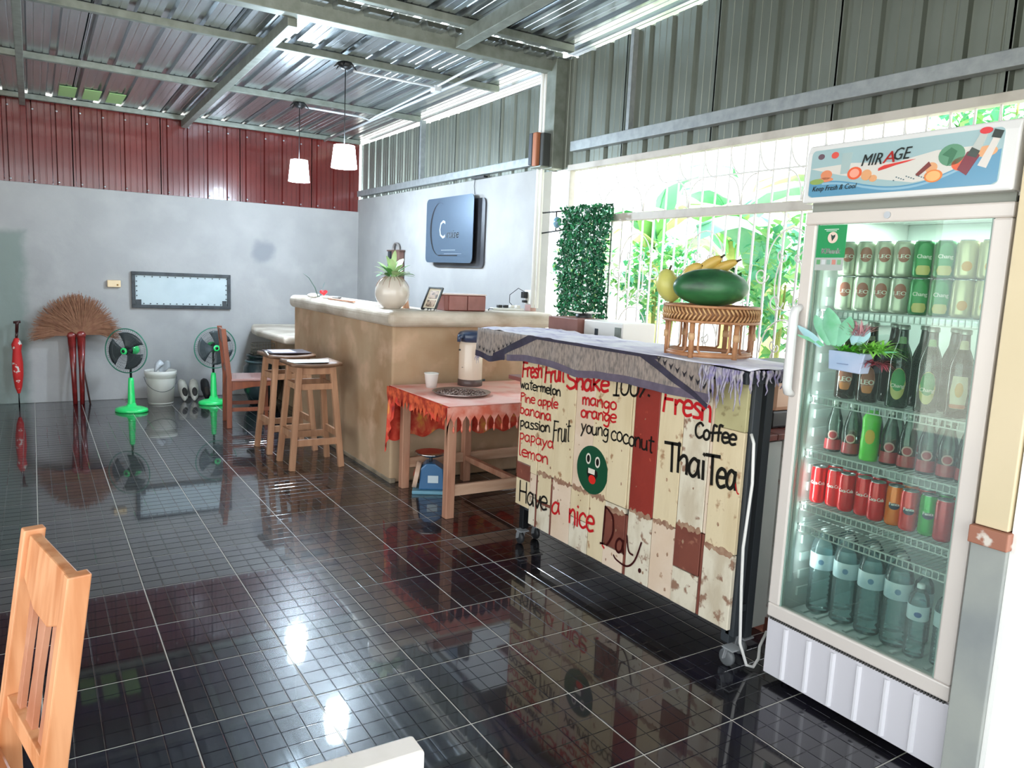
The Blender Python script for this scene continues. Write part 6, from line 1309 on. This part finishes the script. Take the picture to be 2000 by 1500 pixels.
for i, (x, y, h) in enumerate(plants):
    t = thing('banana_plant', 'banana plant outside the grille, ' + pn[i], 'plant', (x, y, -.07), 'banana plants in the garden')
    b = MB(); b.tube([(x, y, -.07), (x + .03, y, h * .5), (x, y + .02, h * .8)], [.10, .08, .05], 10); b.build('trunk', stm, t)
    for k in range(9):
        me = protos[(k + i) % 6]; o = bpy.data.objects.new('leaf', me); COL.objects.link(o); o.parent = t
        o.location = (0, 0.01, h * (.72 + .02 * k) + .05); s = R9.uniform(.65, 1.0); o.scale = (s, s, s); o.rotation_euler = (R9.uniform(-.3, .3), R9.uniform(-.75, .25), 2 * pi * k / 9 + R9.uniform(-.3, .3))
def bush(label, c, r, n, s, m_, seed, name='garden_bush', flat=1.0):
    t = thing(name, label, 'bush', (c[0], c[1], -.07), 'bushes in the garden'); Rb = random.Random(seed); b = MB()
    for k in range(n):
        v = Vector((Rb.gauss(0, 1), Rb.gauss(0, 1), Rb.gauss(0, 1))).normalized() * Rb.uniform(.6, 1.0); p = Vector((c[0] + v.x * r[0], c[1] + v.y * r[1], max(.0, c[2] + v.z * r[2])))
        M3 = Matrix.Rotation(Rb.uniform(0, 6.3), 3, 'Z') @ Matrix.Rotation(Rb.uniform(-1, 1), 3, 'X'); w = s * Rb.uniform(.6, 1.2); b.cur = k % len(m_)
        b.add([p + M3 @ Vector(q) for q in ((0, 0, 0), (w * .3, w * .5, .01), (0, w, 0), (-w * .3, w * .5, .01))], [(0, 1, 2, 3)])
    b.build('leaves', m_, t, kind='stuff')
    b = MB()
    for k in range(5): b.tube([(c[0] + .04 * k - .08, c[1], -.07), (c[0] + (k - 2) * r[0] * .25, c[1] + (k % 3 - 1) * r[1] * .25, c[2])], [.02, .008], 5)
    b.build('stems', stm, t)
bm_ = [mat('bush_a', '#78c480', .5), mat('bush_b', '#6cbf9c', .5), mat('bush_c', '#a9d98a', .5)]
bush('leafy bush outside the grille behind the ivy panel', (4.6, .35, 1.55), (.3, .35, .4), 350, .10, bm_, 1)
bush('dense broad-leaved bush outside, behind the bars left of the bananas', (5.0, -.3, 1.5), (.35, .5, .4), 700, .12, bm_, 2)
bush('loose bush outside the grille just left of the fridge', (4.5, -2.1, 1.5), (.3, .4, .5), 450, .12, bm_, 3)
bush('tall shrub outside above the fridge header', (6.4, -2.6, 3.1), (.5, .8, .5), 900, .14, bm_, 4)
sh = thing('neighbour_shed', 'neighbouring shed with a grey sloping roof seen over the fridge', 'shed', (10, -3.2, -.07))
b = MB(); b.bb(9.2, 11.5, -4.8, -1.9, -.07, 2.5); b.build('walls', mat('shed_wall', '#dfe1e2', .7), sh)
b = MB(); b.prism([(-5.1, 3.1), (-1.6, 2.45), (-1.6, 2.52), (-5.1, 3.17)], lambda a, c: (8.9, a, c), lambda a, c: (11.8, a, c)); b.build('roof', mat('shed_roof', '#8b929c', .5, .2), sh)
